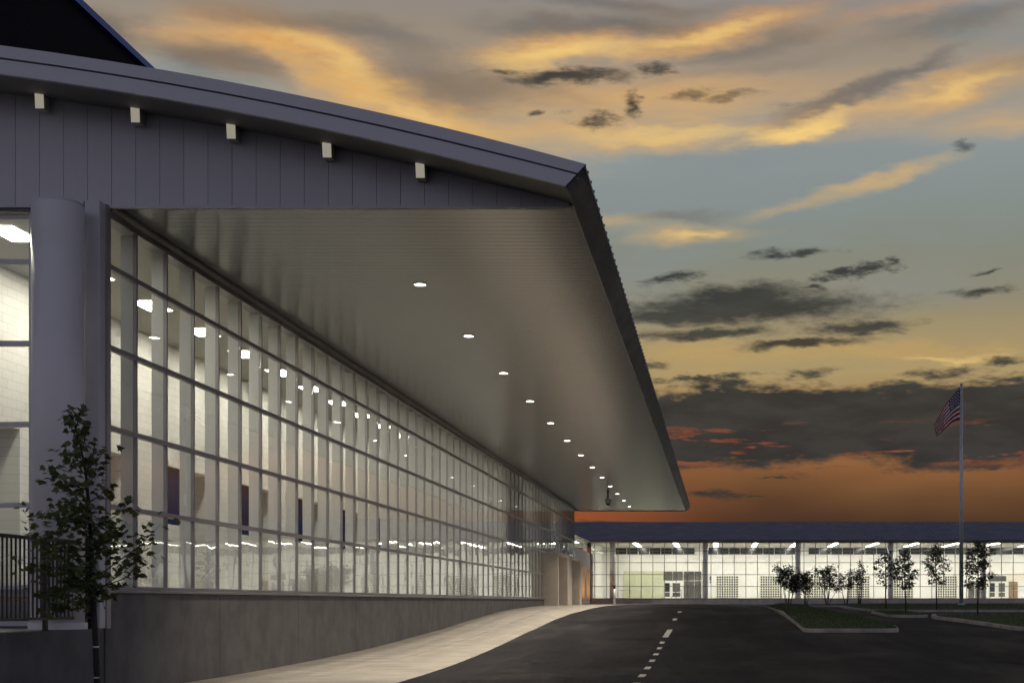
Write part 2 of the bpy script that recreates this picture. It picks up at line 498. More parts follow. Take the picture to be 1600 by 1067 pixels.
M['coping'] = mat('blue_coping', (0.02, 0.11, 0.42, 1), 0.5)
M['brick'] = block_mat('dark_brick', (0.005, 0.004, 0.009, 1), 'YZ', 0.21, 0.075, 0.01, 1.6, 0.8)
M['column'] = mat('column_paint', (0.80, 0.77, 0.75, 1), 0.35, var=0.05, vscale=0.7)
M['fmull'] = mat('far_mullion', (0.20, 0.195, 0.19, 1), 0.5)
M['trim'] = mat('corner_trim', (0.62, 0.61, 0.62, 1), 0.4, var=0.05)
M['cream'] = mat('cream_paint', (0.80, 0.75, 0.63, 1), 0.6, var=0.08)
M['stucco'] = mat('portal_stucco', (0.66, 0.60, 0.51, 1), 0.8, var=0.1, vscale=1.2, bump=0.2)
M['white'] = mat('white_wall', (0.82, 0.81, 0.77, 1), 0.7, var=0.03)
M['block'] = block_mat('painted_block', (0.78, 0.77, 0.71, 1), 'YZ')
M['ceil'] = mat('ceiling_paint', (0.62, 0.60, 0.53, 1), 0.8, var=0.03)
M['floor'] = mat('floor_vinyl', (0.42, 0.41, 0.39, 1), 0.25, var=0.1)
M['blueglass'] = mat('dark_blue_glass', (0.010, 0.018, 0.065, 1), 0.6, spec=0.0)
M['darkglass'] = mat('dark_window', (0.04, 0.042, 0.045, 1), 0.12, var=0.3, vscale=0.5)
M['greyglass'] = mat('grey_door_glass', (0.12, 0.118, 0.10, 1), 0.3, var=0.25, vscale=0.6)
M['doorwood'] = mat('brown_door', (0.30, 0.20, 0.11, 1), 0.5, var=0.2)
M['rail'] = mat('black_rail', (0.012, 0.012, 0.014, 1), 0.4)
M['steel'] = mat('pole_steel', (0.55, 0.56, 0.58, 1), 0.4, metal=0.4, var=0.1)
M['dark'] = mat('dark_metal', (0.05, 0.05, 0.055, 1), 0.5, metal=0.3)
M['amber'] = mat('amber_wood', (0.42, 0.22, 0.07, 1), 0.6, var=0.15)
M['bark'] = mat('bark', (0.045, 0.035, 0.028, 1), 0.9, var=0.4, vscale=20, bump=0.6, bscale=60)
M['leaf'] = leaf_mat('maple_leaf', (0.06, 0.085, 0.028, 1), (0.15, 0.18, 0.06, 1))
M['leaf2'] = leaf_mat('street_tree_leaf', (0.055, 0.072, 0.026, 1), (0.11, 0.13, 0.05, 1))
M['leaf3'] = leaf_mat('shrub_leaf', (0.030, 0.030, 0.02, 1), (0.055, 0.055, 0.035, 1))
M['glass'] = glass('wall_glass', wobble=0.045, wscale=0.55)
M['glassf'] = glass('far_glass', wobble=0.0)
M['lamp'] = emit('lamp_panel', (1.0, 0.95, 0.84, 1), 50.0)
M['lampf'] = emit('lamp_strip', (1.0, 0.97, 0.87, 1), 27.0)
M['lens'] = emit('downlight_lens', (1.0, 0.94, 0.82, 1), 30.0)
M['softlens'] = emit('soft_lens', (1.0, 0.92, 0.74, 1), 0.30)
M['frost'] = mat('pale_green_screen', (0.60, 0.62, 0.44, 1), 0.5, var=0.06, vscale=0.8)
M['gridglass'] = mat('grid_window_glass', (0.055, 0.054, 0.045, 1), 0.5, var=0.3)
M['grid'] = mat('window_grid', (0.70, 0.69, 0.60, 1), 0.6)

# ------------------------------------------------------------------ mesh helpers
class MB:
    def __init__(self):
        self.v = []
        self.f = []

    def box(self, x0, x1, y0, y1, z0, z1):
        b = len(self.v)
        self.v += [(x0, y0, z0), (x1, y0, z0), (x1, y1, z0), (x0, y1, z0), (x0, y0, z1), (x1, y0, z1), (x1, y1, z1), (x0, y1, z1)]
        self.f += [tuple(b + i for i in q) for q in ((0, 3, 2, 1), (4, 5, 6, 7), (0, 1, 5, 4), (1, 2, 6, 5), (2, 3, 7, 6), (3, 0, 4, 7))]
        return self

    def poly(self, pts):
        b = len(self.v)
        self.v += [tuple(p) for p in pts]
        self.f.append(tuple(range(b, b + len(pts))))
        return self

    def prism(self, prof, axis, a0, a1):
        """closed profile swept along an axis: 'Y' profile is (x,z); 'X' profile is (y,z); 'Z' profile is (x,y)"""
        b = len(self.v)
        n = len(prof)
        for a in (a0, a1):
            for p, q in prof:
                self.v.append((p, a, q) if axis == 'Y' else (a, p, q) if axis == 'X' else (p, q, a))
        for i in range(n):
            j = (i + 1) % n
            self.f.append((b + i, b + j, b + n + j, b + n + i))
        self.f.append(tuple(b + i for i in reversed(range(n))))
        self.f.append(tuple(b + n + i for i in range(n)))
        return self

    def tube(self, pts, rads, seg=10, cap=True):
        b = len(self.v)
        pts = [Vector(p) for p in pts]
        n = len(pts)
        for i, p in enumerate(pts):
            t = (pts[min(i + 1, n - 1)] - pts[max(i - 1, 0)]).normalized()
            ref = Vector((0, 0, 1)) if abs(t.z) < 0.9 else Vector((1, 0, 0))
            a = t.cross(ref).normalized()
            c = t.cross(a).normalized()
            r = rads[i] if isinstance(rads, (list, tuple)) else rads
            for k in range(seg):
                th = 2 * math.pi * k / seg
                self.v.append(tuple(p + a * (r * math.cos(th)) + c * (r * math.sin(th))))
        for i in range(n - 1):
            for k in range(seg):
                k2 = (k + 1) % seg
                self.f.append((b + i * seg + k, b + i * seg + k2, b + (i + 1) * seg + k2, b + (i + 1) * seg + k))
        if cap:
            self.f.append(tuple(b + k for k in reversed(range(seg))))
            self.f.append(tuple(b + (n - 1) * seg + k for k in range(seg)))
        return self

    def mesh(self, name, material, smooth=False):
        me = bpy.data.meshes.new(name)
        me.from_pydata(self.v, [], self.f)
        me.materials.append(M[material] if isinstance(material, str) else material)
        if smooth:
            for p in me.polygons:
                p.use_smooth = True
        me.update()
        return me

    def build(self, name, material, parent=None, smooth=False, loc=None, kind=None):
        return place(self.mesh(name, material, smooth), name, parent, loc, kind)


def place(me, name, parent=None, loc=None, kind=None, rot=None):
    o = bpy.data.objects.new(name, me)
    C.objects.link(o)
    if parent is not None:
        o.parent = parent
    if loc is not None:
        o.location = loc
    if rot is not None:
        o.rotation_euler = rot
    if kind:
        o['kind'] = kind
    return o


def bevel(o, w=0.01, seg=2):
    m = o.modifiers.new('bevel', 'BEVEL')
    m.width = w
    m.segments = seg
    m.limit_method = 'ANGLE'
    return o


def tag(o, label, cat, group=None):
    o['label'] = label
    o['category'] = cat
    if group:
        o['group'] = group
    return o


def thing(name, label, cat, loc=(0, 0, 0), group=None):
    o = bpy.data.objects.new(name, None)
    o.empty_display_size = 0.3
    C.objects.link(o)
    o.location = loc
    return tag(o, label, cat, group)


ORD = ['first', 'second', 'third', 'fourth', 'fifth', 'sixth', 'seventh', 'eighth', 'ninth', 'tenth', 'eleventh', 'twelfth', 'thirteenth',
       'fourteenth', 'fifteenth', 'sixteenth', 'seventeenth', 'eighteenth', 'nineteenth', 'twentieth', 'twenty-first', 'twenty-second', 'twenty-third']

# ------------------------------------------------------------------ terrain
GL = [(-60, -1.8), (20, -1.79), (33, -1.755), (43.5, -1.62), (57.2, -1.2), (67, -0.80), (77.6, -0.44), (93, -0.25), (110, -0.22), (2000, -0.22)]
GR = [(-60, -1.8), (33, -1.76), (43.5, -1.62), (57, -1.2), (70, -0.95), (85, -0.75), (100, -0.56), (130, -0.36), (160, -0.25), (2000, -0.22)]


def interp(T, y):
    if y <= T[0][0]:
        return T[0][1]
    for i in range(len(T) - 1):
        if y <= T[i + 1][0]:
            # Catmull-like slopes kept monotone
            def sl(k):
                if k <= 0 or k >= len(T) - 1:
                    return 0.0
                a = (T[k][1] - T[k - 1][1]) / (T[k][0] - T[k - 1][0])
                b = (T[k + 1][1] - T[k][1]) / (T[k + 1][0] - T[k][0])
                return 0.0 if a * b <= 0 else 2 * a * b / (a + b)
            h = T[i + 1][0] - T[i][0]
            s = (y - T[i][0]) / h
            m0, m1 = sl(i) * h, sl(i + 1) * h
            return ((2 * s**3 - 3 * s**2 + 1) * T[i][1] + (s**3 - 2 * s**2 + s) * m0 + (-2 * s**3 + 3 * s**2) * T[i + 1][1] + (s**3 - s**2) * m1)
    return T[-1][1]


def gz(x, y):
    t = min(1.0, max(0.0, (x + 3.0) / 10.0))
    t = t * t * (3 - 2 * t)
    return interp(GL, y) * (1 - t) + interp(GR, y) * t


def frange(a, b, s):
    n = max(1, int(round((b - a) / s)))
    return [a + (b - a) * i / n for i in range(n + 1)]


def sheet(xs, ys, dz, name, material, **kw):
    m = MB()
    for y in ys:
        for x in xs:
            m.v.append((x, y, gz(x, y) + dz))
    w = len(xs)
    for j in range(len(ys) - 1):
        for i in range(w - 1):
            m.f.append((j * w + i, j * w + i + 1, (j + 1) * w + i + 1, (j + 1) * w + i))
    return m.build(name, material, smooth=True, **kw)


ys = frange(-40, 20, 10) + frange(22, 132, 2)[0:] + frange(140, 190, 10) + [260, 400, 800, 2000]
xs = [-1500, -500, -200, -80, -40] + frange(-24, 30, 2) + frange(36, 90, 9) + [150, 400, 1500]
o = sheet(xs, ys, -0.06, 'ground', 'soil', kind='structure')

WALK_EDGE = [(22, -6.9), (30, -6.98), (37, -7.15), (47, -7.5), (56, -7.7), (66, -7.7), (72, -7.55), (76, -7.3)]


def walk_edge(y):
    if y <= WALK_EDGE[0][0]:
        return WALK_EDGE[0][1]
    for (a, xa), (b, xb) in zip(WALK_EDGE, WALK_EDGE[1:]):
        if y <= b:
            return xa + (xb - xa) * (y - a) / (b - a)
    return WALK_EDGE[-1][1]


# asphalt: driveway and car park
m = MB()
rows = frange(-20, 76, 1.5)
XS = [None, -5.5, -3.5, -2.2, -1, 0.5, 2, 3.5, 5, 7, 10, 15, 22, 35, 60]
for y in rows:
    for x in XS:
        xx = walk_edge(y) - 0.3 if x is None else x
        m.v.append((xx, y, gz(xx, y) + 0.0))
for j in range(len(rows) - 1):
    for i in range(len(XS) - 1):
        w = len(XS)
        m.f.append((j * w + i, j * w + i + 1, (j + 1) * w + i + 1, (j + 1) * w + i))
b0 = len(m.v)
rows2 = frange(76, 168, 2)
XS2 = [-7.6, -5.5, -3.5, -2.2, -1, 0.5, 2, 3.5, 5, 7, 10, 15, 22, 35, 60]
for j, y in enumerate(rows2):
    for x in XS2:
        # past the portal the driveway swings right, away from the entrance paving
        xx = max(x, -7.6 + max(0.0, y - 112) * 1.2) if x < 60 else x
        m.v.append((xx, y, gz(xx, y)))
for j in range(len(rows2) - 1):
    for i in range(len(XS2) - 1):
        w = len(XS2)
        m.f.append((b0 + j * w + i, b0 + j * w + i + 1, b0 + (j + 1) * w + i + 1, b0 + (j + 1) * w + i))
road = m.build('road', 'asphalt', smooth=True, kind='structure')

# painted lane dashes on the driveway
def mark(cx, y0, y1, w, lean=0.0):
    mm = MB()
    n = max(1, int((y1 - y0) / 0.6))
    for i in range(n + 1):
        y = y0 + (y1 - y0) * i / n
        for s in (-1, 1):
            x = cx + s * w / 2 + lean * (y - y0)
            mm.v.append((x, y, gz(x, y) + 0.006))
    for i in range(n):
        mm.f.append((2 * i, 2 * i + 1, 2 * i + 3, 2 * i + 2))
    return mm.build('lane_dash', 'paint', road)


dash_y = [29.6, 32.9, 36.2, 39.6, 43.0, 46.3, 49.5]
for i, y in enumerate(dash_y):
    mark(-1.80 - 0.012 * (y - 30), y, y + 1.15, 0.16)
mark(-2.05, 53.2, 58.6, 0.22)
mark(-2.1, 65.5, 67.4, 0.2)
mark(-2.1, 73.5, 75.5, 0.2)
# parking bay lines at the back of the car park
for bx, by, ln in ((7.6, 92, 5.0), (8.9, 96, 5.0), (13.5, 62, 4.5), (16.0, 64, 4.5), (17.2, 44, 6.0), (9.5, 38, 4.0)):
    mm = MB()
    for i in range(7):
        t = i / 6
        x = bx + t * ln
        for s in (0, 1):
            mm.v.append((x, by + s * 0.12, gz(x, by + s * 0.12) + 0.006))
    for i in range(6):
        mm.f.append((2 * i, 2 * i + 2, 2 * i + 3, 2 * i + 1))
    mm.build('bay_line', 'paint', road)

# sidewalk along the glass wall: cast slabs with joints, two rows
walk = bpy.data.objects.new('sidewalk', None)
C.objects.link(walk)
walk['kind'] = 'structure'
XW = -11.6
yy = 27.0
while yy < 112:
    L = 3.05 if yy < 75 else 4.6
    y1 = min(yy + L, 113)
    for r in (0, 1):
        n = 4
        mm = MB()
        for i in range(n + 1):
            y = yy + 0.008 + (y1 - yy - 0.016) * i / n
            if y < 76:
                e = walk_edge(y)
            else:
                e = -7.3
            mid = -9.35
            xa, xb = ((XW + 0.01, mid - 0.008) if r == 0 else (mid + 0.008, e))
            for k in range(4):
                x = xa + (xb - xa) * k / 3
                mm.v.append((x, y, gz(x, y) + 0.014))
        for i in range(n):
            for k in range(3):
                mm.f.append((i * 4 + k, i * 4 + k + 1, (i + 1) * 4 + k + 1, (i + 1) * 4 + k))
        # slab edge
        b = len(mm.v)
        for i in range(n + 1):
            x, y, z = mm.v[i * 4 + 3]
            mm.v.append((x, y, z - 0.12))
        for i in range(n):
            mm.f.append((i * 4 + 3, b + i, b + i + 1, (i + 1) * 4 + 3))
        mm.build('paving_slab', 'walk', walk, smooth=False)
    yy = y1
# entrance paving and the pavement in front of the far building
sheet(frange(-17, 40, 3) + [60, 80], frange(170, 184, 3.5), 0.02, 'pavement', 'walk', kind='structure')
sheet(frange(-22, -6, 2), frange(113, 170, 3), 0.012, 'entrance_paving', 'walk', kind='structure')
# planting bed at the near end of the walk
sheet(frange(-11.58, -7.0, 0.76), frange(6, 26.9, 1.0), 0.03, 'planting_bed', 'soil', kind='structure')

# ------------------------------------------------------------------ main building
B = thing('glass_building', 'long grey building with a tall lit glass wall under a deep overhanging canopy', 'building', (-11.6, 26.7, -1.8))
BO = Vector(B.location)


def bp(mb, name, material, parent=None, smooth=False, kind=None):
    """part of the main building, in world coordinates"""
    o = mb.build(name, material, parent or B, smooth, kind=kind)
    if parent is None:
        o.location = -BO
    return o


def bplace(me, name, loc, rot=None):
    return place(me, name, B, Vector(loc) - BO, None, rot)


ZR = [0.30, 1.81, 3.306, 4.83, 6.36, 7.28]           # transom heights of the glass wall
Y0, YE = 26.70, 112.9
MUL = [27.95 + 1.524 * k for k in range(56)]
MUL = [y for y in MUL if y < YE - 0.2]
PORT = 93.0                                           # the portal replaces the two lowest rows from here
ZS = 7.52                                             # underside of the canopy

# base wall of cast panels
py = 18.0
edges = [26.55] + [26.55 + 6.096 * k for k in range(1, 11)] + [93.0]
for a, b in zip(edges, edges[1:]):
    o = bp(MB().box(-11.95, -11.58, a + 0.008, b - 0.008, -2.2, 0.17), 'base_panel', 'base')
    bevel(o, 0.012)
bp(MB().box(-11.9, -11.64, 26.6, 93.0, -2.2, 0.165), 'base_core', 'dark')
# sill and header
o = bp(MB().prism([(-11.85, 0.175), (-11.50, 0.175), (-11.50, 0.215), (-11.56, 0.235), (-11.56, 0.30), (-11.85, 0.30)], 'Y', 26.5, 93.0), 'sill', 'sill')
o = bp(MB().box(-11.85, -11.56, 26.72, YE, 7.28, 7.40), 'header', 'alu')
bevel(o, 0.01)
bp(MB().prism([(-11.9, 7.40), (-11.585, 7.40), (-11.50, 7.47), (-11.47, 7.515), (-11.9, 7.515)], 'Y', 26.76, YE), 'header_cove', 'eave')

# vertical mullions with deep fins behind the glass
def mull_mesh(z0):
    return MB().box(-0.03, 0.045, -0.028, 0.028, z0, 7.28).mesh('mullion', 'alu')


def fin_mesh(z0):
    return MB().box(-0.275, -0.031, -0.026, 0.026, z0, 7.26).mesh('back_fin', 'fin')


me_lo, me_hi, fi_lo, fi_hi = mull_mesh(0.301), mull_mesh(3.306), fin_mesh(0.301), fin_mesh(3.306)
for y in MUL:
    hi = y > PORT - 0.1
    o = bplace(me_hi if hi else me_lo, 'mullion', (XW, y, 0))
    place(fi_hi if hi else fi_lo, 'back_fin', o)
# transoms (each row one run, split at the portal)
for i, z in enumerate(ZR[1:-1]):
    o = bp(MB().box(-11.65, -11.552, 26.75, YE if z > 3.3 else PORT, z - 0.048, z + 0.048), 'transom', 'alu')
# panes: each one slightly out of true, so that reflections break from pane to pane
cols = list(zip([26.74] + MUL, MUL + [YE]))
pane_cache = {}
cnt = 0
rest = MB()
for ci, (a, b) in enumerate(cols):
    for r in range(5):
        if a > PORT - 0.3 and r < 2:
            continue
        z0, z1 = ZR[r] + (0.05 if r else 0.0), ZR[r + 1] - (0.05 if r < 4 else 0.0)
        w, h = b - a - 0.064, z1 - z0
        if cnt < 300:
            key = (round(w, 3), r)
            if key not in pane_cache:
                pane_cache[key] = MB().box(-0.006, 0.006, -w / 2, w / 2, -h / 2, h / 2).mesh('pane', 'glass')
            bplace(pane_cache[key], 'pane', (XW + 0.008, (a + b) / 2, (z0 + z1) / 2),
                   (0, rnd.gauss(0, 0.0022), rnd.gauss(0, 0.0022)))
            cnt += 1
        else:
            rest.box(XW + 0.002, XW + 0.014, a + 0.032, b - 0.032, z0, z1)
if rest.v:
    bp(rest, 'far_pane', 'glass', kind='stuff')

# corner post and round column at the near end
o = bp(MB().box(-11.86, -11.575, 26.30, 26.56, -0.5, 7.50), 'corner_post', 'trim')
bevel(o, 0.02)
bp(MB().box(-11.80, -11.555, 26.56, 26.74, -0.5, 7.50), 'corner_mullion', 'alu')
bp(MB().box(-11.99, -11.90, 26.34, 26.70, -0.5, 7.50), 'corner_trim', 'trim')
o = bp(MB().tube([(-12.12, 25.8, -0.5), (-12.12, 25.8, 7.25)], 0.45, 48), 'column', 'column', smooth=True)
o.data.polygons[-1].use_smooth = False
o.data.polygons[-2].use_smooth = False
bp(MB().tube([(-12.12, 25.8, 7.25), (-12.12, 25.8, 7.30)], 0.43, 48), 'column_cap', 'trim')
bp(MB().tube([(-12.12, 25.8, -0.5), (-12.12, 25.8, -0.38)], 0.50, 48), 'column_foot', 'column')
# front glazing beside the column
ZF = [-0.41, 0.28, 1.836, 3.37, 4.91, 6.46, 7.44]
for a, b in ((-15.6, -14.45), (-14.45, -13.07), (-13.07, -11.99)):
    for z0, z1 in zip(ZF, ZF[1:]):
        o = bp(MB().box(a + 0.035, b - 0.035, 26.775, 26.787, z0 + 0.05, z1 - 0.05), 'front_pane', 'glassf')
for x in (-15.6, -14.45, -13.07):
    bp(MB().box(x - 0.035, x + 0.035, 26.72, 26.9, -0.45, 7.49), 'front_mullion', 'trim')
for z in ZF:
    bp(MB().box(-15.6, -11.99, 26.735, 26.88, z - 0.045, z + 0.045), 'front_transom', 'trim')

# gable of upright siding panels
KC, XC, ZC = 0.0068, -22.6, 10.66


def roof_z(x):
    return ZC - KC * (x - XC) ** 2


def under_z(x):
    t = 0.50 if x < -4 else 0.50 - 0.03 * (x + 4) / 1.25
    return roof_z(x) - t


GY = 26.70
x = -2.85
pitch = 0.4565
first = True
while x > -24.5:
    a = x - pitch
    g = 0.004
    za, zb = under_z(a) + 0.06, under_z(x) + 0.06
    if min(za, zb) > 7.53:
        mm = MB().prism([(a + g, 7.50), (x - g, 7.50), (x - g, max(7.51, zb)), (a + g, max(7.51, za))], 'Y', GY - rnd.uniform(0.0, 0.004), GY + 0.05)
        bp(mm, 'siding_panel', 'siding')
    x = a
bp(MB().prism([(-24.5, 7.49)] + [(xx, 7.49 if i == 0 else under_z(xx) + 0.05) for i, xx in enumerate((-2.9, -2.9, -5, -8, -11, -14, -17, -20, -24.5))], 'Y', GY + 0.03, GY + 0.2), 'gable_core', 'groove')
bp(MB().box(-24.5, -2.80, GY - 0.03, GY + 0.045, 7.455, 7.498), 'gable_trim', 'siding')
bp(MB().box(-24.5, -11.87, 26.62, 27.0, 7.40, 7.452), 'gable_soffit', 'dark')

# curved roof: sheet, rake fascia in two stepped bands, eave fascia, seams
YR0, YR1 = 25.45, 116.5
XSR = [-2.42, -3, -3.6, -4.3, -5, -6, -7, -8, -9, -10, -11, -12, -13, -14, -15, -16, -17.5, -19, -21, -22.6, -24.5]
prof = [(xx, roof_z(xx)) for xx in XSR] + [(xx, roof_z(xx) - 0.07) for xx in reversed(XSR)]
roof = bp(MB().prism(prof, 'Y', YR0 + 0.03, YR1), 'roof', 'roof')
seam_prof = MB()
for x0, x1 in zip(XSR, XSR[1:]):
    for (sy) in (0,):
        b = len(seam_prof.v)
        e0 = 0.015 if x0 == XSR[0] else 0
        seam_prof.v += [(x0 + e0, -0.012, roof_z(x0) - 0.004), (x0 + e0, 0.012, roof_z(x0) - 0.004), (x0 + e0, 0.012, roof_z(x0) + 0.04), (x0 + e0, -0.012, roof_z(x0) + 0.04),
                        (x1, -0.012, roof_z(x1) - 0.004), (x1, 0.012, roof_z(x1) - 0.004), (x1, 0.012, roof_z(x1) + 0.04), (x1, -0.012, roof_z(x1) + 0.04)]
        seam_prof.f += [(b, b + 1, b + 2, b + 3), (b + 3, b + 2, b + 6, b + 7), (b + 1, b, b + 4, b + 5), (b + 1, b + 5, b + 6, b + 2), (b, b + 3, b + 7, b + 4)]
sme = seam_prof.mesh('roof_seam', 'seam')
y = YR0 + 0.5
while y < YR1 - 0.1:
    place(sme, 'roof_seam', roof, (0, y, 0))
    y += 0.61


def band(t0, t1, y0, y1, name, material):
    xs_ = [xx for xx in XSR if xx < -2.6]
    def bot(xx, t):
        return roof_z(xx) - t * (1.0 if xx < -4 else (under_z(xx) - roof_z(xx)) / -0.5)
    xe0 = -2.42 - 0.36 * (t0 / 0.5)
    xe1 = -2.42 - 0.36 * (t1 / 0.5)
    top = [(xe0, bot(xe0, t0))] + [(xx, bot(xx, t0)) for xx in xs_ if xx < xe0 - 0.1]
    low = [(xe1, bot(xe1, t1))] + [(xx, bot(xx, t1)) for xx in xs_ if xx < xe1 - 0.1]
    return bp(MB().prism(top + low[::-1], 'Y', y0, y1), name, material)


band(-0.012, 0.205, YR0 - 0.02, YR0 + 0.10, 'rake_fascia', 'fascia')
band(0.205, 0.235, YR0 + 0.03, YR0 + 0.10, 'fascia_reveal', 'groove')
band(0.235, 0.50, YR0, YR0 + 0.10, 'rake_fascia', 'fascia')
# underside of the rake overhang
xs_ = [-2.80, -3.2, -3.6] + [xx for xx in XSR if xx < -4]
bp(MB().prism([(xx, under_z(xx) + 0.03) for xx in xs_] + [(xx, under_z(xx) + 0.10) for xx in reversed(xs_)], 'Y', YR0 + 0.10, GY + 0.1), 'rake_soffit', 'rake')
# eave fascia running back along the canopy edge, in lengths
ye = YR0 + 0.06
while ye < YR1:
    y2 = min(ye + 6.1, YR1)
    bp(MB().prism([(-2.775, 7.50), (-2.745, 7.47), (-2.42, 7.84), (-2.45, 7.87)], 'Y', ye + 0.004, y2 - 0.004), 'eave_fascia', 'eave')
    ye = y2
bp(MB().box(-11.5, -2.75, YR1 - 0.05, YR1 + 0.03, 7.48, 7.62), 'end_fascia', 'siding')
bp(MB().prism([(-24.5, 7.5), (-2.8, 7.5)] + [(xx, roof_z(xx) - 0.08) for xx in XSR], 'Y', YR1 - 0.25, YR1 - 0.06), 'end_gable', 'siding')

# small square lamps under the rake overhang
WH = ('leftmost', 'second from the left', 'middle one', 'fourth from the left', 'rightmost')
for i, px in enumerate((60, 210, 360, 510, 656)):
    X = (px - VX) * 26.4 / F
    zt = under_z(X) + 0.03
    t = thing('wall_lamp', f'small cream square lamp under the curved roof edge, {WH[i]}' + (' of five' if i != 2 else ' of the five'), 'lamp', (X, GY - 0.006, zt), 'square lamps under the gable roof edge')
    MB().prism([(-0.085, -0.275), (0.085, -0.275), (0.075, -0.005), (-0.10, 0.02)], 'Y', -0.24, 0.0).build('housing', 'cream', t)
    MB().prism([(-0.08, -0.268), (0.08, -0.268), (0.07, -0.015), (-0.093, 0.01)], 'Y', -0.25, -0.241).build('lens', 'softlens', t)

# canopy soffit: one board after another, running out from the wall
soffit = bp(MB().box(-11.6, -2.78, 26.76, YR1 - 0.06, 7.56, 7.60), 'canopy_soffit', 'dark')
bw = 0.30
brd = MB().prism([(0.0002, -0.001), (0.006, -0.009), (0.294, -0.009), (0.2998, -0.001), (0.2998, 0.02), (0.0002, 0.02)], 'X', -11.58, -2.765).mesh('soffit_board', 'soffit')
nb = int((YR1 - 0.1 - 26.76) / bw)
for i in range(nb):
    place(brd, 'soffit_board', soffit, (0, 26.77 + i * bw, 7.535))

# tall dark brick volume behind the roof, with a blue coping
hw = bp(MB().box(-24.5, -16.0, 27.6, 100.0, 7.6, 14.82), 'brick_volume', 'brick')
bp(MB().box(-24.6, -15.88, 27.5, 100.1, 14.82, 15.0), 'coping', 'coping', hw)

# inside: corridor with block wall, niches and high windows
bp(MB().box(-16.0, -11.62, 26.9, YE, 0.10, 0.29), 'floor', 'floor')
bp(MB().box(-16.0, -11.68, 26.9, YE, 7.30, 7.39), 'ceiling', 'ceil')
XB = -15.6
bw_ = bp(MB().box(-16.0, XB, 26.9, YE, 3.85, 7.30), 'back_wall', 'block')
segs = []
yc = 26.9
items = []
for k in range(7):
    items.append((35.7 + 6.15 * k, 37.3 + 6.15 * k, 'niche'))
    items.append((39.6 + 6.15 * k, 41.1 + 6.15 * k, 'window'))
items.append((29.9, 31.4, 'niche'))
items.append((33.4, 34.9, 'window'))
items.sort()
for a, b, kd in items:
    MB().box(-16.0, XB, yc, a, 0.29, 3.85).build('wall_pier', 'block', bw_)
    if kd == 'window':
        MB().box(-16.0, XB, a, b, 0.29, 2.20).build('wall_pier', 'block', bw_)
        MB().box(-15.9, -15.72, a, b, 2.20, 3.85).build('high_window', 'blueglass', bw_)
    else:
        MB().box(-17.2, -17.1, a - 0.1, b + 0.1, 0.29, 3.95).build('niche_back', 'block', bw_)
        MB().box(-17.1, -16.0, a - 0.1, a, 0.29, 3.85).build('niche_side', 'block', bw_)
        MB().box(-17.1, -16.0, b, b + 0.1, 0.29, 3.85).build('niche_side', 'block', bw_)
        MB().box(-17.1, -16.0, a, b, 3.85, 3.95).build('niche_top', 'ceil', bw_)
    yc = b
MB().box(-16.0, XB, yc, YE, 0.29, 3.85).build('wall_pier', 'block', bw_)
bp(MB().box(-15.6, -12.05, 76.3, 76.5, 0.29, 7.30), 'cross_wall', 'block')
bp(MB().box(-16.0, -11.7, YE - 0.02, YE + 0.2, -0.3, 7.5), 'end_wall', 'siding')
bp(MB().box(-24.5, -15.65, 26.76, 27.0, -0.6, 7.48), 'front_wall', 'siding')

# entrance portal: stucco piers under a thin lintel near the far end
portal = bp(MB().box(-12.4, -10.65, 93.0, 110.2, 3.10, 3.30), 'entrance_portal', 'stucco')
for a, b in ((93.0, 93.5), (98.9, 101.9), (107.5, 109.2)):
    MB().box(-11.75, -10.66, a + 0.003, b, -0.5, 3.10).build('pier', 'stucco', portal)
MB().box(-12.6, -12.4, 93.0, 110.2, -0.5, 3.2).build('back_panel', 'stucco', portal)
for a in (94.6, 96.4, 103.2, 105.0):
    d_ = MB().box(-12.39, -12.33, a, a + 1.5, -0.2, 2.3).build('door', 'dark', portal)
    MB().box(-12.325, -12.318, a + 0.12, a + 1.38, -0.05, 2.18).build('door_pane', 'darkglass', d_)
bp(MB().box(-11.9, -11.6, 93.5, YE, -0.5, 0.0), 'portal_base', 'base')

# ------------------------------------------------------------------ lamps of the main building
lens_me = MB().tube([(0, 0, 0.010), (0, 0, 0.0)], 0.125, 24).mesh('lens', 'lens')
ring = MB()
for k in range(24):
    a0, a1 = 2 * math.pi * k / 24, 2 * math.pi * (k + 1) / 24
    pts = []
    for (r, z) in ((0.125, -0.004), (0.17, -0.010), (0.17, 0.012), (0.125, 0.012)):
        pts.append((r, z))
    for (p, q) in zip(pts, pts[1:] + pts[:1]):
        ring.poly([(p[0] * math.cos(a0), p[0] * math.sin(a0), p[1]), (q[0] * math.cos(a0), q[0] * math.sin(a0), q[1]),
                   (q[0] * math.cos(a1), q[0] * math.sin(a1), q[1]), (p[0] * math.cos(a1), p[0] * math.sin(a1), p[1])])
ring_me = ring.mesh('trim_ring', 'sill')
dl = bpy.data.lights.new('downlight_beam', 'AREA')
dl.shape = 'DISK'
dl.size = 0.24
dl.energy = 225
dl.spread = R(84)
dl.color = (1.0, 0.86, 0.68)
for k in range(13):
    t = thing('downlight', f'round lit downlight in the canopy soffit, {ORD[k]} from the gable end', 'light', (-7.1, 33.4 + 6.47 * k, 7.52), 'downlights along the canopy soffit')
    place(lens_me, 'lens', t, (0, 0, -0.004))
    place(ring_me, 'trim_ring', t, (0, 0, -0.004))
    lo_ = bpy.data.objects.new('lamp_beam', dl)
    C.objects.link(lo_)
    lo_.parent = t
    lo_.location = (0, 0, -0.02)

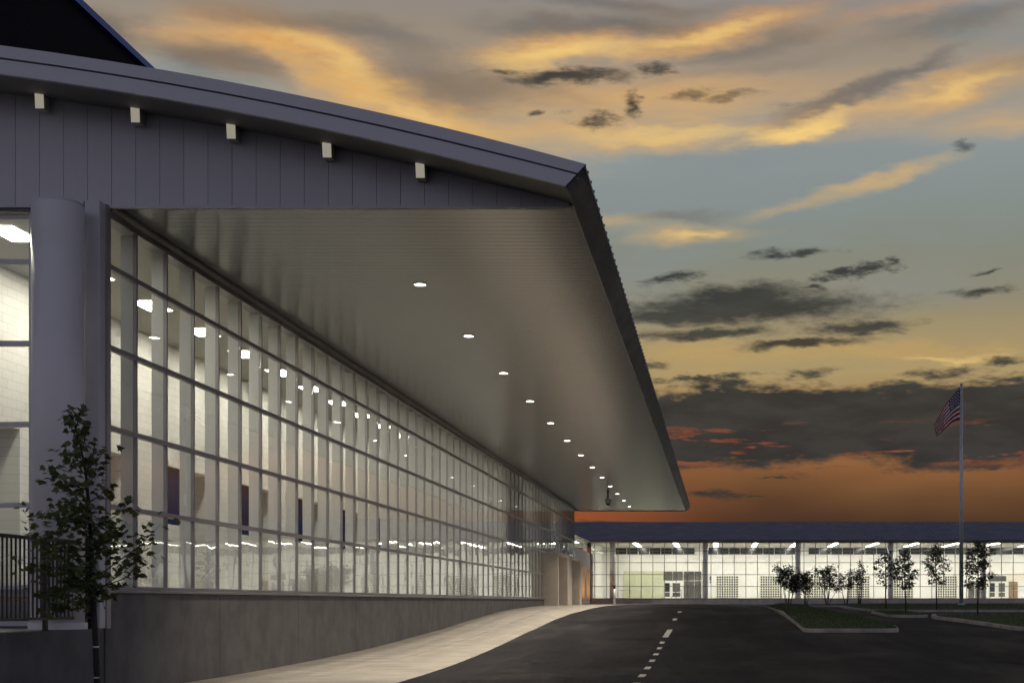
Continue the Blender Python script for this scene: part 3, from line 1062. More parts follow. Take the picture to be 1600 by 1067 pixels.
panel_me = MB().box(-0.30, 0.30, -0.61, 0.61, -0.005, 0.0).mesh('diffuser', 'lamp')
frame = MB()
for (a, b, c_, d_) in ((-0.34, -0.30, -0.65, 0.65), (0.30, 0.34, -0.65, 0.65), (-0.30, 0.30, -0.65, -0.61), (-0.30, 0.30, 0.61, 0.65)):
    frame.box(a, b, c_, d_, -0.012, 0.0)
frame_me = frame.mesh('lamp_frame', 'white')
ly = [27.9 + 3.4 * k for k in range(15)] + [84.0, 97.0]
for k, y in enumerate(ly):
    t = thing('ceiling_light', f'lit ceiling panel inside the tall glass wall, {ORD[k]} from the near end', 'light', (-14.0, y, 7.294), 'ceiling panels inside the glass wall')
    place(panel_me, 'diffuser', t)
    place(frame_me, 'lamp_frame', t)

# ceiling security camera under the canopy
t = thing('security_camera', 'small dome security camera hanging from the canopy soffit near its far end', 'camera', ((950 - VX) * 96.0 / F, 96.0, 7.52))
MB().tube([(0, 0, 0), (0, 0, -0.06), (0, 0, -0.5)], [0.14, 0.05, 0.05], 16).build('stem', 'dark', t, True)
MB().tube([(0, 0, -0.48), (0, 0, -0.52), (0, 0, -0.72), (0, 0, -0.78)], [0.14, 0.2, 0.2, 0.18], 20).build('housing', 'steel', t, True)
MB().tube([(0, 0, -0.78), (0, 0, -0.86), (0, 0, -0.93), (0, 0, -0.96)], [0.17, 0.15, 0.09, 0.02], 20).build('dome', 'dark', t, True)

# ------------------------------------------------------------------ near landing, its wall and railing
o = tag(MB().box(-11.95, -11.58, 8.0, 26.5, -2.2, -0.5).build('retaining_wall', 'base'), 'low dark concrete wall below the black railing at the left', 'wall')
bevel(o, 0.012)
MB().box(-24.5, -11.96, 6.0, 26.7, -0.7, -0.505).build('landing', 'walk', kind='structure')
t = thing('railing', 'black metal guard railing on the low concrete wall beside the column', 'railing', (-11.75, 22.0, -0.5))
RX = 0.0
posts = [26.3 - 1.76 * k for k in reversed(range(9))]
for y in posts:
    MB().box(RX - 0.035, RX + 0.035, y - 22 - 0.035, y - 22 + 0.035, 0.0, 1.63).build('post', 'rail', t)
MB().box(RX - 0.04, RX + 0.04, posts[0] - 22, posts[-1] - 22 + 0.05, 1.56, 1.62).build('top_rail', 'rail', t)
MB().box(RX - 0.03, RX + 0.03, posts[0] - 22, posts[-1] - 22, 0.185, 0.235).build('bottom_rail', 'rail', t)
bal = MB().box(-0.012, 0.012, -0.012, 0.012, 0.235, 1.56).mesh('baluster', 'rail')
for a, b in zip(posts, posts[1:]):
    for k in range(1, 12):
        place(bal, 'baluster', t, (RX, a + (b - a) * k / 12 - 22, 0))

# ------------------------------------------------------------------ far building
YF = 184.6
P = 1.524
FB = thing('far_building', 'long low building across the car park with a lit glass front and dark blue roof', 'building', (10, YF, -0.2))
FO = Vector(FB.location)


def fp(mb, name, material, parent=None, smooth=False, kind=None):
    o = mb.build(name, material, parent or FB, smooth, kind=kind)
    if parent is None:
        o.location = -FO
    return o


FX0, FX1 = -16.8, 71.2
ZQ = [0.495, 2.04, 3.59, 5.16, 6.69, 7.76]
fp(MB().box(FX0, FX1, YF - 0.25, YF + 0.3, -0.6, 0.40), 'plinth', 'plinth')
fp(MB().box(FX0, FX1, YF - 0.40, YF + 0.12, 0.40, 0.49), 'sill', 'sill')
fp(MB().box(FX0, FX1, YF - 0.10, YF + 0.12, 7.72, 7.86), 'header', 'alu')
colx = [-14.05 + 12.19 * k for k in range(8)]
mulx = []
for c in colx:
    for k in range(-4, 4):
        mulx.append(c + P / 2 + 0.0 + k * P)
mulx = sorted(set(round(v, 3) for v in mulx if FX0 < v < FX1))
fm = MB().box(-0.04, 0.04, -0.06, 0.06, 0.495, 7.72).mesh('mullion', 'fmull')
for v in mulx:
    o = place(fm, 'mullion', FB, Vector((v, YF, 0)) - FO)
for z in ZQ[1:-1]:
    fp(MB().box(FX0, FX1, YF - 0.055, YF + 0.055, z - 0.04, z + 0.04), 'transom', 'fmull')
cm = MB().tube([(0, 0, 0.3), (0, 0, 7.80)], 0.38, 28).mesh('column', 'column', True)
for c in colx:
    place(cm, 'column', FB, Vector((c, YF + 0.62, 0)) - FO)
gcache = {}
cnt = 0
rest = MB()
for a, b in sorted(zip([FX0] + mulx, mulx + [FX1]), key=lambda q: abs(q[0] - 8)):
    for r in range(5):
        w, h = b - a - 0.06, ZQ[r + 1] - ZQ[r] - 0.06
        if w < 0.05:
            continue
        if cnt < 300:
            key = (round(w, 2), round(h, 2))
            if key not in gcache:
                gcache[key] = MB().box(-w / 2, w / 2, -0.005, 0.005, -h / 2, h / 2).mesh('pane', 'glassf')
            place(gcache[key], 'pane', FB, Vector(((a + b) / 2, YF, (ZQ[r] + ZQ[r + 1]) / 2)) - FO)
            cnt += 1
        else:
            rest.box(a + 0.03, b - 0.03, YF - 0.005, YF + 0.005, ZQ[r] + 0.03, ZQ[r + 1] - 0.03)
if rest.v:
    fp(rest, 'far_pane', 'glassf', kind='stuff')
# roof: low metal pitch with seams, eave strip
rf = fp(MB().prism([(YF - 1.3, 8.02), (YF + 17.0, 11.45), (YF + 17.0, 11.2), (YF - 1.3, 7.92)], 'X', FX0 - 9, FX1 + 1), 'roof', 'roof')
sm = MB().prism([(-1.32, 8.02), (17.0, 11.452), (17.0, 11.464), (-1.32, 8.034)], 'X', -0.015, 0.015).mesh('roof_seam', 'seam')
for k in range(155):
    place(sm, 'roof_seam', rf, (FX0 - 8.8 + 0.62 * k, YF, 0))
fp(MB().box(FX0 - 0.2, FX1, YF - 1.4, YF - 1.28, 7.84, 8.04), 'eave_fascia', 'eave')
fp(MB().box(FX0, FX1, YF - 1.28, YF - 0.11, 7.865, 7.915), 'eave_soffit', 'soffit')
# inside: hall with white back wall, clerestory, gridded windows, doors
YB = 201.0
fp(MB().box(FX0, FX1, YF + 0.3, YB + 0.4, 0.2, 0.49), 'floor', 'floor')
fp(MB().box(FX0, FX1, YF + 0.12, YB + 0.4, 7.80, 7.90), 'ceiling', 'ceil')
fp(MB().box(FX0, FX0 + 0.2, YF + 0.1, YB, 0.49, 7.80), 'end_wall', 'white')
fp(MB().box(FX1 - 0.2, FX1, YF + 0.1, YB, 0.49, 7.80), 'end_wall', 'white')


def bx(px):
    return (px - VX) * YB / F


def bz(py):
    return (VY - py) * YB / F


bwf = fp(MB().box(FX0, FX1, YB, YB + 0.3, 0.49, bz(866)), 'back_wall', 'white')
fp(MB().box(FX0, FX1, YB, YB + 0.3, bz(855.5), 7.80), 'upper_wall', 'white')
fp(MB().box(FX0, FX1, YB - 0.05, YB - 0.001, bz(880), bz(879.2)), 'wall_rail', 'fin')
# clerestory windows
x = -16.4
i = 0
while x < FX1 - 1:
    near_col = any(abs(x + 0.8 - (c * YB / YF)) < 0.9 for c in colx)
    if not near_col:
        o = MB().box(x, x + 1.5, YB + 0.06, YB + 0.10, bz(866) + 0.03, bz(855.5) - 0.03).build('clerestory_window', 'darkglass', bwf)
    x += 1.62
fp(MB().box(FX0, FX1, YB + 0.17, YB + 0.3, bz(866), bz(855.5)), 'clerestory_backing', 'fin')
# gridded windows: dark panes behind a square lattice
grid = MB()
n = 9
GW, GH = 3.1, bz(899.5) - 0.6
for k in range(n + 1):
    x = -GW / 2 + GW * k / n
    grid.box(x - 0.055, x + 0.055, -0.06, 0.0, 0, GH)
for k in range(n + 1):
    z = GH * k / n
    for j in range(n):
        x0 = -GW / 2 + GW * j / n + 0.055
        x1 = -GW / 2 + GW * (j + 1) / n - 0.055
        grid.box(x0, x1, -0.058, -0.002, max(0, z - 0.05), min(GH, z + 0.05))
gme = grid.mesh('lattice', 'grid')
gl_me = MB().box(-GW / 2, GW / 2, 0, 0.04, 0, GH).mesh('gridded_window', 'gridglass')
gx = [bx(1136.5 + 68.3 * k) for k in (0, 1, 2, 3, 4, 5, 8, 9, 10)]
for x in gx:
    o = place(gl_me, 'gridded_window', bwf, (x, YB - 0.06, 0.60))
    place(gme, 'lattice', o, (0, -0.001, 0))
# pale screen wall and glazed entrance at the left
for k in range(6):
    a = bx(974) + k * 0.955
    MB().box(a, a + 0.945, YB - 0.14, YB - 0.03, 0.49, bz(892)).build('screen_panel', 'frost', bwf)


def door(x0, x1, z1, grille=True):
    o = MB().box(x0, x1, YB - 0.12, YB - 0.02, 0.49, z1).build('door', 'white', bwf)
    w = x1 - x0
    MB().box(x0 + 0.18, x1 - 0.18, YB - 0.135, YB - 0.121, 0.75, 1.35).build('door_pane', 'greyglass', o)
    MB().box(x0 + 0.18, x1 - 0.18, YB - 0.135, YB - 0.121, 1.45, z1 - 0.2).build('door_pane', 'darkglass' if grille else 'greyglass', o)
    return o


door(bx(1037), bx(1048.5), 2.9)
door(bx(1049), bx(1065), 2.9, False)
for a, b, z0, z1 in ((1037, 1050.5, 3.1, 4.35), (1051.5, 1067, 3.1, 4.35), (1068.5, 1084.5, 3.1, 4.35), (1085.5, 1096, 3.1, 4.35), (1068.5, 1084.5, 0.5, 2.98), (1085.5, 1096, 0.5, 2.98)):
    MB().box(bx(a), bx(b), YB - 0.1, YB - 0.02, z0, z1).build('entrance_pane', 'greyglass', bwf)
# the right-hand doors, brown door and dark transoms
door(bx(1545), bx(1556), 2.9)
door(bx(1558), bx(1572), 2.9, False)
MB().box(bx(1576), bx(1590), YB - 0.1, YB - 0.02, 0.49, 2.9).build('wood_door', 'doorwood', bwf)
for a, b in ((1545, 1572), (1513, 1522), (1524, 1533)):
    MB().box(bx(a), bx(b), YB - 0.1, YB - 0.02, 2.95 if a == 1545 else 0.5, 3.7 if a == 1545 else 3.0).build('transom_pane', 'greyglass', bwf)
MB().box(bx(1574), bx(1612), YB - 0.06, YB - 0.02, 3.0, 4.1).build('beige_panel', 'cream', bwf)
# small dark plates on the white wall
t = MB().box(bx(1109), bx(1111.3), YB - 0.12, YB - 0.001, bz(906), bz(900)).build('wall_lamp', 'dark')
tag(t, 'small dark wall lamp on the white wall by the far entrance doors', 'lamp')
t = MB().box(bx(1109.3), bx(1111), YB - 0.08, YB - 0.001, bz(910.5), bz(908)).build('wall_plate', 'dark')
tag(t, 'tiny dark plate under the small lamp on the far white wall', 'plate')

# hall lamps: long strips running away from the glass
strip_me = MB().box(-0.30, 0.30, -6.0, 6.0, -0.01, 0.0).mesh('diffuser', 'lampf')
strip_fr = MB().box(-0.34, -0.30, -6.05, 6.05, -0.02, 0.0).box(0.30, 0.34, -6.05, 6.05, -0.02, 0.0).mesh('lamp_frame', 'white')
lx = [-11.2 + 5.35 * k for k in range(15)]
for k, x in enumerate(lx):
    t = thing('strip_light', f'long lit ceiling strip inside the far glass hall, {ORD[k]} from its left end', 'light', (x, 192.8, 7.79), 'ceiling strips in the far hall')
    place(strip_me, 'diffuser', t)
    place(strip_fr, 'lamp_frame', t)

# handrails inside the hall
def handrail(x0, x1, label, arc=False):
    t = thing('handrail', label, 'railing', (x0, 187.5, 0.49))
    L = x1 - x0
    MB().tube([(0, 0, 1.05), (L, 0, 1.05)], 0.025, 8).build('top_rail', 'steel', t, True)
    n = max(2, int(L / 1.5) + 1)
    for k in range(n):
        MB().tube([(L * k / (n - 1), 0, 0), (L * k / (n - 1), 0, 1.03)], 0.022, 8).build('post', 'steel', t, True)


def hx(px):
    return (px - VX) * 187.5 / F


handrail(hx(965), hx(1036), 'thin metal handrail inside the far hall before the pale screen')
t = thing('stair_handrail', 'curved dark stair handrail inside the far hall before the white doors', 'railing', (hx(1049), 187.5, 0.49))
MB().tube([(0, 0, 0.1), (0.3, 0, 0.55), (0.6, 0, 0.85), (0.95, 0, 1.02), (1.35, 0, 1.05)], 0.035, 8).build('top_rail', 'dark', t, True)
for q in (0.62, 1.32):
    MB().tube([(q, 0, 0), (q, 0, 0.85 if q < 1 else 1.05)], 0.03, 8).build('post', 'dark', t, True)
handrail(hx(1582), hx(1606), 'thin metal handrail inside the far hall before the brown door')

# ------------------------------------------------------------------ link between the buildings
LB = thing('link_building', 'beige recessed wall with tall amber-lit windows between the two glass buildings', 'building', (-16.9, 150, -0.2))
LO = Vector(LB.location)


def lp(mb, name, material):
    o = mb.build(name, material, LB)
    o.location = -LO
    return o


for a, b in ((113, 172.7), (176.7, 179.3), (183.6, 202)):
    lp(MB().box(-17.3, -16.9, a, b, -0.6, 6.4), 'wall', 'stucco')
for a in (172.7, 179.4):
    lp(MB().box(-17.3, -16.9, a, a + 4.1, 4.3, 6.4), 'lintel', 'stucco')
    lp(MB().box(-17.3, -16.9, a, a + 4.1, -0.6, 0.1), 'window_sill', 'stucco')
    lp(MB().box(-17.9, -17.8, a - 0.2, a + 4.3, 0.1, 4.4), 'window_back', 'amber')
lp(MB().box(-17.2, -17.15, 113, 202, 6.4, 7.75), 'clerestory_pane', 'glassf')
lp(MB().box(-17.4, -16.7, 113, 202, 7.75, 7.9), 'eave', 'eave')
lp(MB().box(-22.0, -21.8, 113, 202, 6.0, 7.75), 'inner_wall', 'white')
lp(MB().box(-22.0, -17.3, 113, 202, 7.70, 7.745), 'ceiling', 'ceil')
lp(MB().box(-22.0, -17.3, 113, 202, 6.2, 6.3), 'deck', 'white')
for k in range(6):
    y = 148 + 6.5 * k
    t = thing('strip_light', f'lit ceiling strip above the amber windows of the link, {ORD[k]} from the near end', 'light', (-18.5, y, 7.69), 'ceiling strips in the link')
    MB().box(-0.3, 0.3, -3.0, 3.0, -0.01, 0).build('diffuser', 'lampf', t)
amber = bpy.data.lights.new('amber_glow', 'AREA')
amber.energy = 90
amber.size = 0.4
amber.color = (1.0, 0.50, 0.16)
for k, y in enumerate((174.7, 181.4)):
    t = thing('uplight', f'amber uplight at the foot of the {"nearer" if k == 0 else "farther"} tall link window', 'light', (-17.55, y, 0.12))
    MB().box(-0.12, 0.12, -0.3, 0.3, 0.0, 0.06).build('housing', 'dark', t)
    lo_ = bpy.data.objects.new('lamp_glow', amber)
    C.objects.link(lo_)
    lo_.parent = t
    lo_.location = (0, 0, 0.1)
    lo_.rotation_euler = (R(180), 0, 0)

# bollard light
bx_ = (960 - VX) * 112.0 / F
t = thing('bollard', 'round grey bollard on the paving at the end of the driveway', 'bollard', (bx_, 112.0, gz(bx_, 112.0)))
MB().tube([(0, 0, 0), (0, 0, 1.25)], 0.11, 20).build('post', 'steel', t, True)
MB().tube([(0, 0, 1.25), (0, 0, 1.40)], 0.085, 20).build('louvre', 'dark', t, True)
MB().tube([(0, 0, 1.40), (0, 0, 1.52), (0, 0, 1.56)], [0.115, 0.115, 0.08], 20).build('cap', 'dark', t, True)

# ------------------------------------------------------------------ planted islands
def island(name, pts, mound, label_side):
    """kerb as a real step round a slightly domed lawn"""
    # round the outline
    out = []
    n = len(pts)
    for i in range(n):
        p0, p1, p2 = Vector(pts[i - 1]), Vector(pts[i]), Vector(pts[(i + 1) % n])
        r = min(0.45, (p0 - p1).length * 0.35, (p2 - p1).length * 0.35) if len(pts[i]) == 2 else 0.4
        a = p1 + (p0 - p1).normalized() * r * 1.6
        c = p1 + (p2 - p1).normalized() * r * 1.6
        for k in range(5):
            t_ = k / 4
            out.append((a * (1 - t_) ** 2 + p1 * 2 * t_ * (1 - t_) + c * t_ * t_))
    # densify
    dn = []
    for i in range(len(out)):
        a, c = out[i], out[(i + 1) % len(out)]
        k = max(1, int((c - a).length / 3.0))
        for j in range(k):
            dn.append(a + (c - a) * j / k)
    cen = sum(dn, Vector((0, 0))) / len(dn)
    m = MB()
    N = len(dn)
    def inset(p, q, d):
        return p + (cen - p).normalized() * d
    ringz = [(0.0, 0.0), (0.03, 0.13), (0.05, 0.15), (0.30, 0.15), (0.31, 0.10)]
    for d, h in ringz:
        for p in dn:
            q = inset(p, None, d)
            m.v.append((q.x, q.y, gz(q.x, q.y) + h))
    for r in range(len(ringz) - 1):
        for i in range(N):
            j = (i + 1) % N
            m.f.append((r * N + i, r * N + j, (r + 1) * N + j, (r + 1) * N + i))
    kerb = m.build('kerb', 'kerb', kind='structure')
    g = MB()
    lev = [(0.31, 0.12), (0.8, 0.16)]
    fr = [0.0, 0.03, 0.15, 0.35, 0.6, 0.85]
    for f_ in fr:
        for p in dn:
            q0 = inset(p, None, 0.31)
            q = q0 + (cen - q0) * f_
            g.v.append((q.x, q.y, gz(q.x, q.y) + 0.12 + mound(q.x, q.y) * min(1, f_ * 3)))
    g.v.append((cen.x, cen.y, gz(cen.x, cen.y) + 0.12 + mound(cen.x, cen.y)))
    for r in range(len(fr) - 1):
        for i in range(N):
            j = (i + 1) % N
            g.f.append((r * N + i, r * N + j, (r + 1) * N + j, (r + 1) * N + i))
    for i in range(N):
        g.f.append(((len(fr) - 1) * N + i, (len(fr) - 1) * N + (i + 1) % N, len(g.v) - 1))
    lawn = g.build('lawn', 'grass', smooth=True, kind='structure')
    # grass blades
    gb = MB()
    gr_ = random.Random(ord(name[0]))
    tris = []
    for f_ in g.f:
        q = [Vector(g.v[i]) for i in f_]
        for k in range(1, len(q) - 1):
            ar = ((q[k] - q[0]).cross(q[k + 1] - q[0])).length / 2
            tris.append((ar, q[0], q[k], q[k + 1]))
    tot = sum(a for a, *_ in tris)
    dens = min(90, 9000 / tot)
    for ar, a, b, c in tris:
        k = int(ar * dens + gr_.random())
        for _ in range(k):
            u, v = gr_.random(), gr_.random()
            if u + v > 1:
                u, v = 1 - u, 1 - v
            p = a + (b - a) * u + (c - a) * v
            h = gr_.uniform(0.04, 0.11)
            th = gr_.uniform(0, 6.28)
            w = 0.02
            dx, dy = math.cos(th) * w, math.sin(th) * w
            gb.poly([(p.x - dx, p.y - dy, p.z - 0.01), (p.x + dx, p.y + dy, p.z - 0.01), (p.x + gr_.gauss(0, 0.03), p.y + gr_.gauss(0, 0.03), p.z + h)])
    o = gb.build('grass', 'blade', kind='stuff')
    o['label'] = label_side
    return kerb


island('a', [(3.4, 56.2), (7.2, 56.2), (7.5, 60), (7.0, 75), (6.4, 92), (5.9, 107), (3.5, 107)],
       lambda x, y: 0.28 * math.exp(-((y - 98) / 12) ** 2) + 0.12 * math.exp(-((y - 70) / 14) ** 2), 'short grass on the nearest kerbed island beside the driveway')
island('b', [(10.2, 91.5), (24.5, 91.5), (26, 98), (24, 117), (9.8, 117), (9.4, 100)], lambda x, y: 0.10, 'short grass around the flagpole')
island('c', [(12.2, 58.0), (30, 58.0), (30, 80), (12.0, 80), (11.2, 74)], lambda x, y: 0.08, 'short grass on the island at the right edge')
island('d', [(9.2, 77), (11.4, 76.5), (11.8, 84), (11.6, 88), (9.4, 88)], lambda x, y: 0.06, 'short grass on the narrow island between the parking bays')
island('e', [(6.8, 118.5), (34, 118.5), (34, 124), (6.8, 124)], lambda x, y: 0.10, 'short grass on the verge below the shrubs')

# ------------------------------------------------------------------ flagpole and flag
fx, fy = (1502 - VX) * 112.0 / F, 112.0
fz = gz(fx, fy) + 0.2
t = thing('flagpole', 'tall tapered steel flagpole standing on the lawn among young trees', 'flagpole', (fx, fy, fz))
ptop = (VY - 603) * 112.0 / F - fz
MB().tube([(0, 0, -0.2), (0, 0, ptop * 0.5), (0, 0, ptop)], [0.17, 0.15, 0.08], 20).build('pole', 'steel', t, True)
MB().tube([(0, 0, -0.1), (0, 0, 0.06), (0, 0, 0.16)], [0.36, 0.34, 0.2], 24).build('base_collar', 'steel', t, True)
mbs = MB()
mbs.tube([(0, 0, ptop), (0, 0, ptop + 0.04), (0, 0, ptop + 0.12), (0, 0, ptop + 0.20), (0, 0, ptop + 0.24)], [0.03, 0.10, 0.13, 0.10, 0.02], 16)
mbs.build('finial', 'steel', t, True)
MB().tube([(0.10, -0.20, 0.9), (0.09, -0.16, ptop - 0.1)], 0.012, 6).build('halyard', 'fin', t, True)
MB().box(-0.06, 0.06, -0.26, -0.16, 1.2, 1.45).build('cleat_box', 'steel', t)


def flag_mat():
    m = bpy.data.materials.new('flag_cloth')
    m.use_nodes = True
    nt = NT(m.node_tree)
    b = nt.n['Principled BSDF']
    uv = nt.new('ShaderNodeUVMap')
    sep = nt.new('ShaderNodeSeparateXYZ')
    nt.put(sep.inputs[0], uv.outputs[0])
    u, v = sep.outputs[0], sep.outputs[1]
    s = nt.math('MODULO', nt.math('FLOOR', nt.math('MULTIPLY', v, 13.0)), 2.0)          # 13 stripes, red at both edges
    stripes = nt.mix(s, (0.42, 0.012, 0.025, 1), (0.85, 0.82, 0.80, 1))
    canton = nt.math('MULTIPLY', nt.math('LESS_THAN', u, 0.4), nt.math('GREATER_THAN', v, 6.0 / 13))
    # stars: nine rows, offset
    cu = nt.math('MULTIPLY', u, 12.0 / 0.4)
    cv = nt.math('MULTIPLY', nt.math('SUBTRACT', v, 6.0 / 13), 10.0 / (7.0 / 13))
    iu, iv = nt.math('ROUND', cu), nt.math('ROUND', cv)
    par = nt.math('MODULO', nt.math('ADD', iu, iv), 2.0)
    du, dv = nt.math('SUBTRACT', cu, iu), nt.math('SUBTRACT', cv, iv)
    dd = nt.math('ADD', nt.math('MULTIPLY', du, du), nt.math('MULTIPLY', dv, dv))
    inr = nt.math('MULTIPLY', nt.math('MULTIPLY', nt.math('GREATER_THAN', iu, 0.5), nt.math('LESS_THAN', iu, 11.5)),
                  nt.math('MULTIPLY', nt.math('GREATER_THAN', iv, 0.5), nt.math('LESS_THAN', iv, 9.5)))
    star = nt.math('MULTIPLY', nt.math('MULTIPLY', nt.math('LESS_THAN', dd, 0.26), nt.math('LESS_THAN', par, 0.5)), inr)
    blue = nt.mix(star, (0.008, 0.014, 0.045, 1), (0.70, 0.71, 0.74, 1))
    col = nt.mix(canton, stripes, blue)
    nt.put(b.inputs['Base Color'], col)
    b.inputs['Roughness'].default_value = 0.8
    tl = nt.new('ShaderNodeBsdfTranslucent')
    nt.put(tl.inputs[0], col)
    mx = nt.new('ShaderNodeMixShader')
    mx.inputs[0].default_value = 0.35
    nt.l.new(b.outputs[0], mx.inputs[1])
    nt.l.new(tl.outputs[0], mx.inputs[2])
    nt.l.new(mx.outputs[0], nt.n['Material Output'].inputs[0])
    return m


def flag():
    sc_ = 112.0 / F
    # outline in metres from the top of the hoist: hoist runs down the pole, the fly sags down-left
    nu, nv = 40, 20
    hoist = 50 * sc_
    verts, uvs, faces = [], [], []
    for j in range(nv + 1):
        v = j / nv                                   # 0 at the bottom, 1 at the top
        for i in range(nu + 1):
            u = i / nu
            # top edge runs from (0,0) to (-40,+53) px; bottom edge from (0,+50) to (-34,+75) px, both sagging
            tx, tz = -41 * u, -(60 * u - 5 * math.sin(math.pi * u))
            bx2, bz2 = -35 * u, -(50 + 25 * u - 7 * math.sin(math.pi * u) * (1 - u))
            X = (tx * v + bx2 * (1 - v)) * sc_
            Z = (tz * v + bz2 * (1 - v)) * sc_
            Yd = 0.28 * math.sin(u * 9 + v * 2.4) * u ** 0.6 + 0.5 * u
            verts.append((X - 0.02, Yd, Z))
            uvs.append((u, v))
    w = nu + 1
    for j in range(nv):
        for i in range(nu):
            faces.append((j * w + i, j * w + i + 1, (j + 1) * w + i + 1, (j + 1) * w + i))
    me = bpy.data.meshes.new('flag')
    me.from_pydata(verts, [], faces)
    uvl = me.uv_layers.new(name='UVMap')
    for lp_ in me.loops:
        uvl.data[lp_.index].uv = uvs[lp_.vertex_index]
    for p in me.polygons:
        p.use_smooth = True
    me.materials.append(flag_mat())
    o = place(me, 'flag', None, (fx - 0.09, fy - 0.02, (VY - 605.5) * sc_))
    s = o.modifiers.new('cloth', 'SOLIDIFY')
    s.thickness = 0.01
    tag(o, 'red, white and blue stars and stripes flag drooping from the flagpole', 'flag')


flag()

# ------------------------------------------------------------------ trees
LEAF_MAPLE = [(0, 0), (0.18, 0.10), (0.52, 0.06), (0.36, 0.30), (0.62, 0.50), (0.34, 0.52), (0.22, 0.66), (0, 1.0), (-0.22, 0.66), (-0.34, 0.52), (-0.62, 0.50), (-0.36, 0.30), (-0.52, 0.06), (-0.18, 0.10)]
LEAF_OVAL = [(0, 0), (0.28, 0.3), (0.24, 0.65), (0, 1.0), (-0.24, 0.65), (-0.28, 0.3)]


def add_leaf(m, p, size, r, shape, droop=0.6):
    th = r.uniform(0, 6.283)
    d = Vector((math.cos(th), math.sin(th), -droop + r.gauss(0, 0.35))).normalized()
    up = Vector((r.gauss(0, 0.45), r.gauss(0, 0.45), 1)).normalized()
    s = d.cross(up).normalized()
    n = s.cross(d)
    s = (s + n * r.gauss(0, 0.4)).normalized()
    b = len(m.v)
    for (a, q) in shape:
        w = p + s * (a * size) + d * (q * size) + n * (-abs(a) * size * 0.25)
        m.v.append((w.x, w.y, w.z))
    m.f.append(tuple(range(b, b + len(shape))))


def limb(m, pts, r0, r1, seg=6):
    n = len(pts)
    m.tube(pts, [r0 + (r1 - r0) * i / (n - 1) for i in range(n)], seg)


def curve_pts(a, b, n, r, wob, sag=0.0):
    a, b = Vector(a), Vector(b)
    L = (b - a).length
    out = []
    off = Vector((0, 0, 0))
    for i in range(n + 1):
        t_ = i / n
        if 0 < i:
            off += Vector((r.gauss(0, wob), r.gauss(0, wob), r.gauss(0, wob))) * L / n
        out.append(a + (b - a) * t_ + off + Vector((0, 0, sag * L * math.sin(math.pi * t_))))
    return out


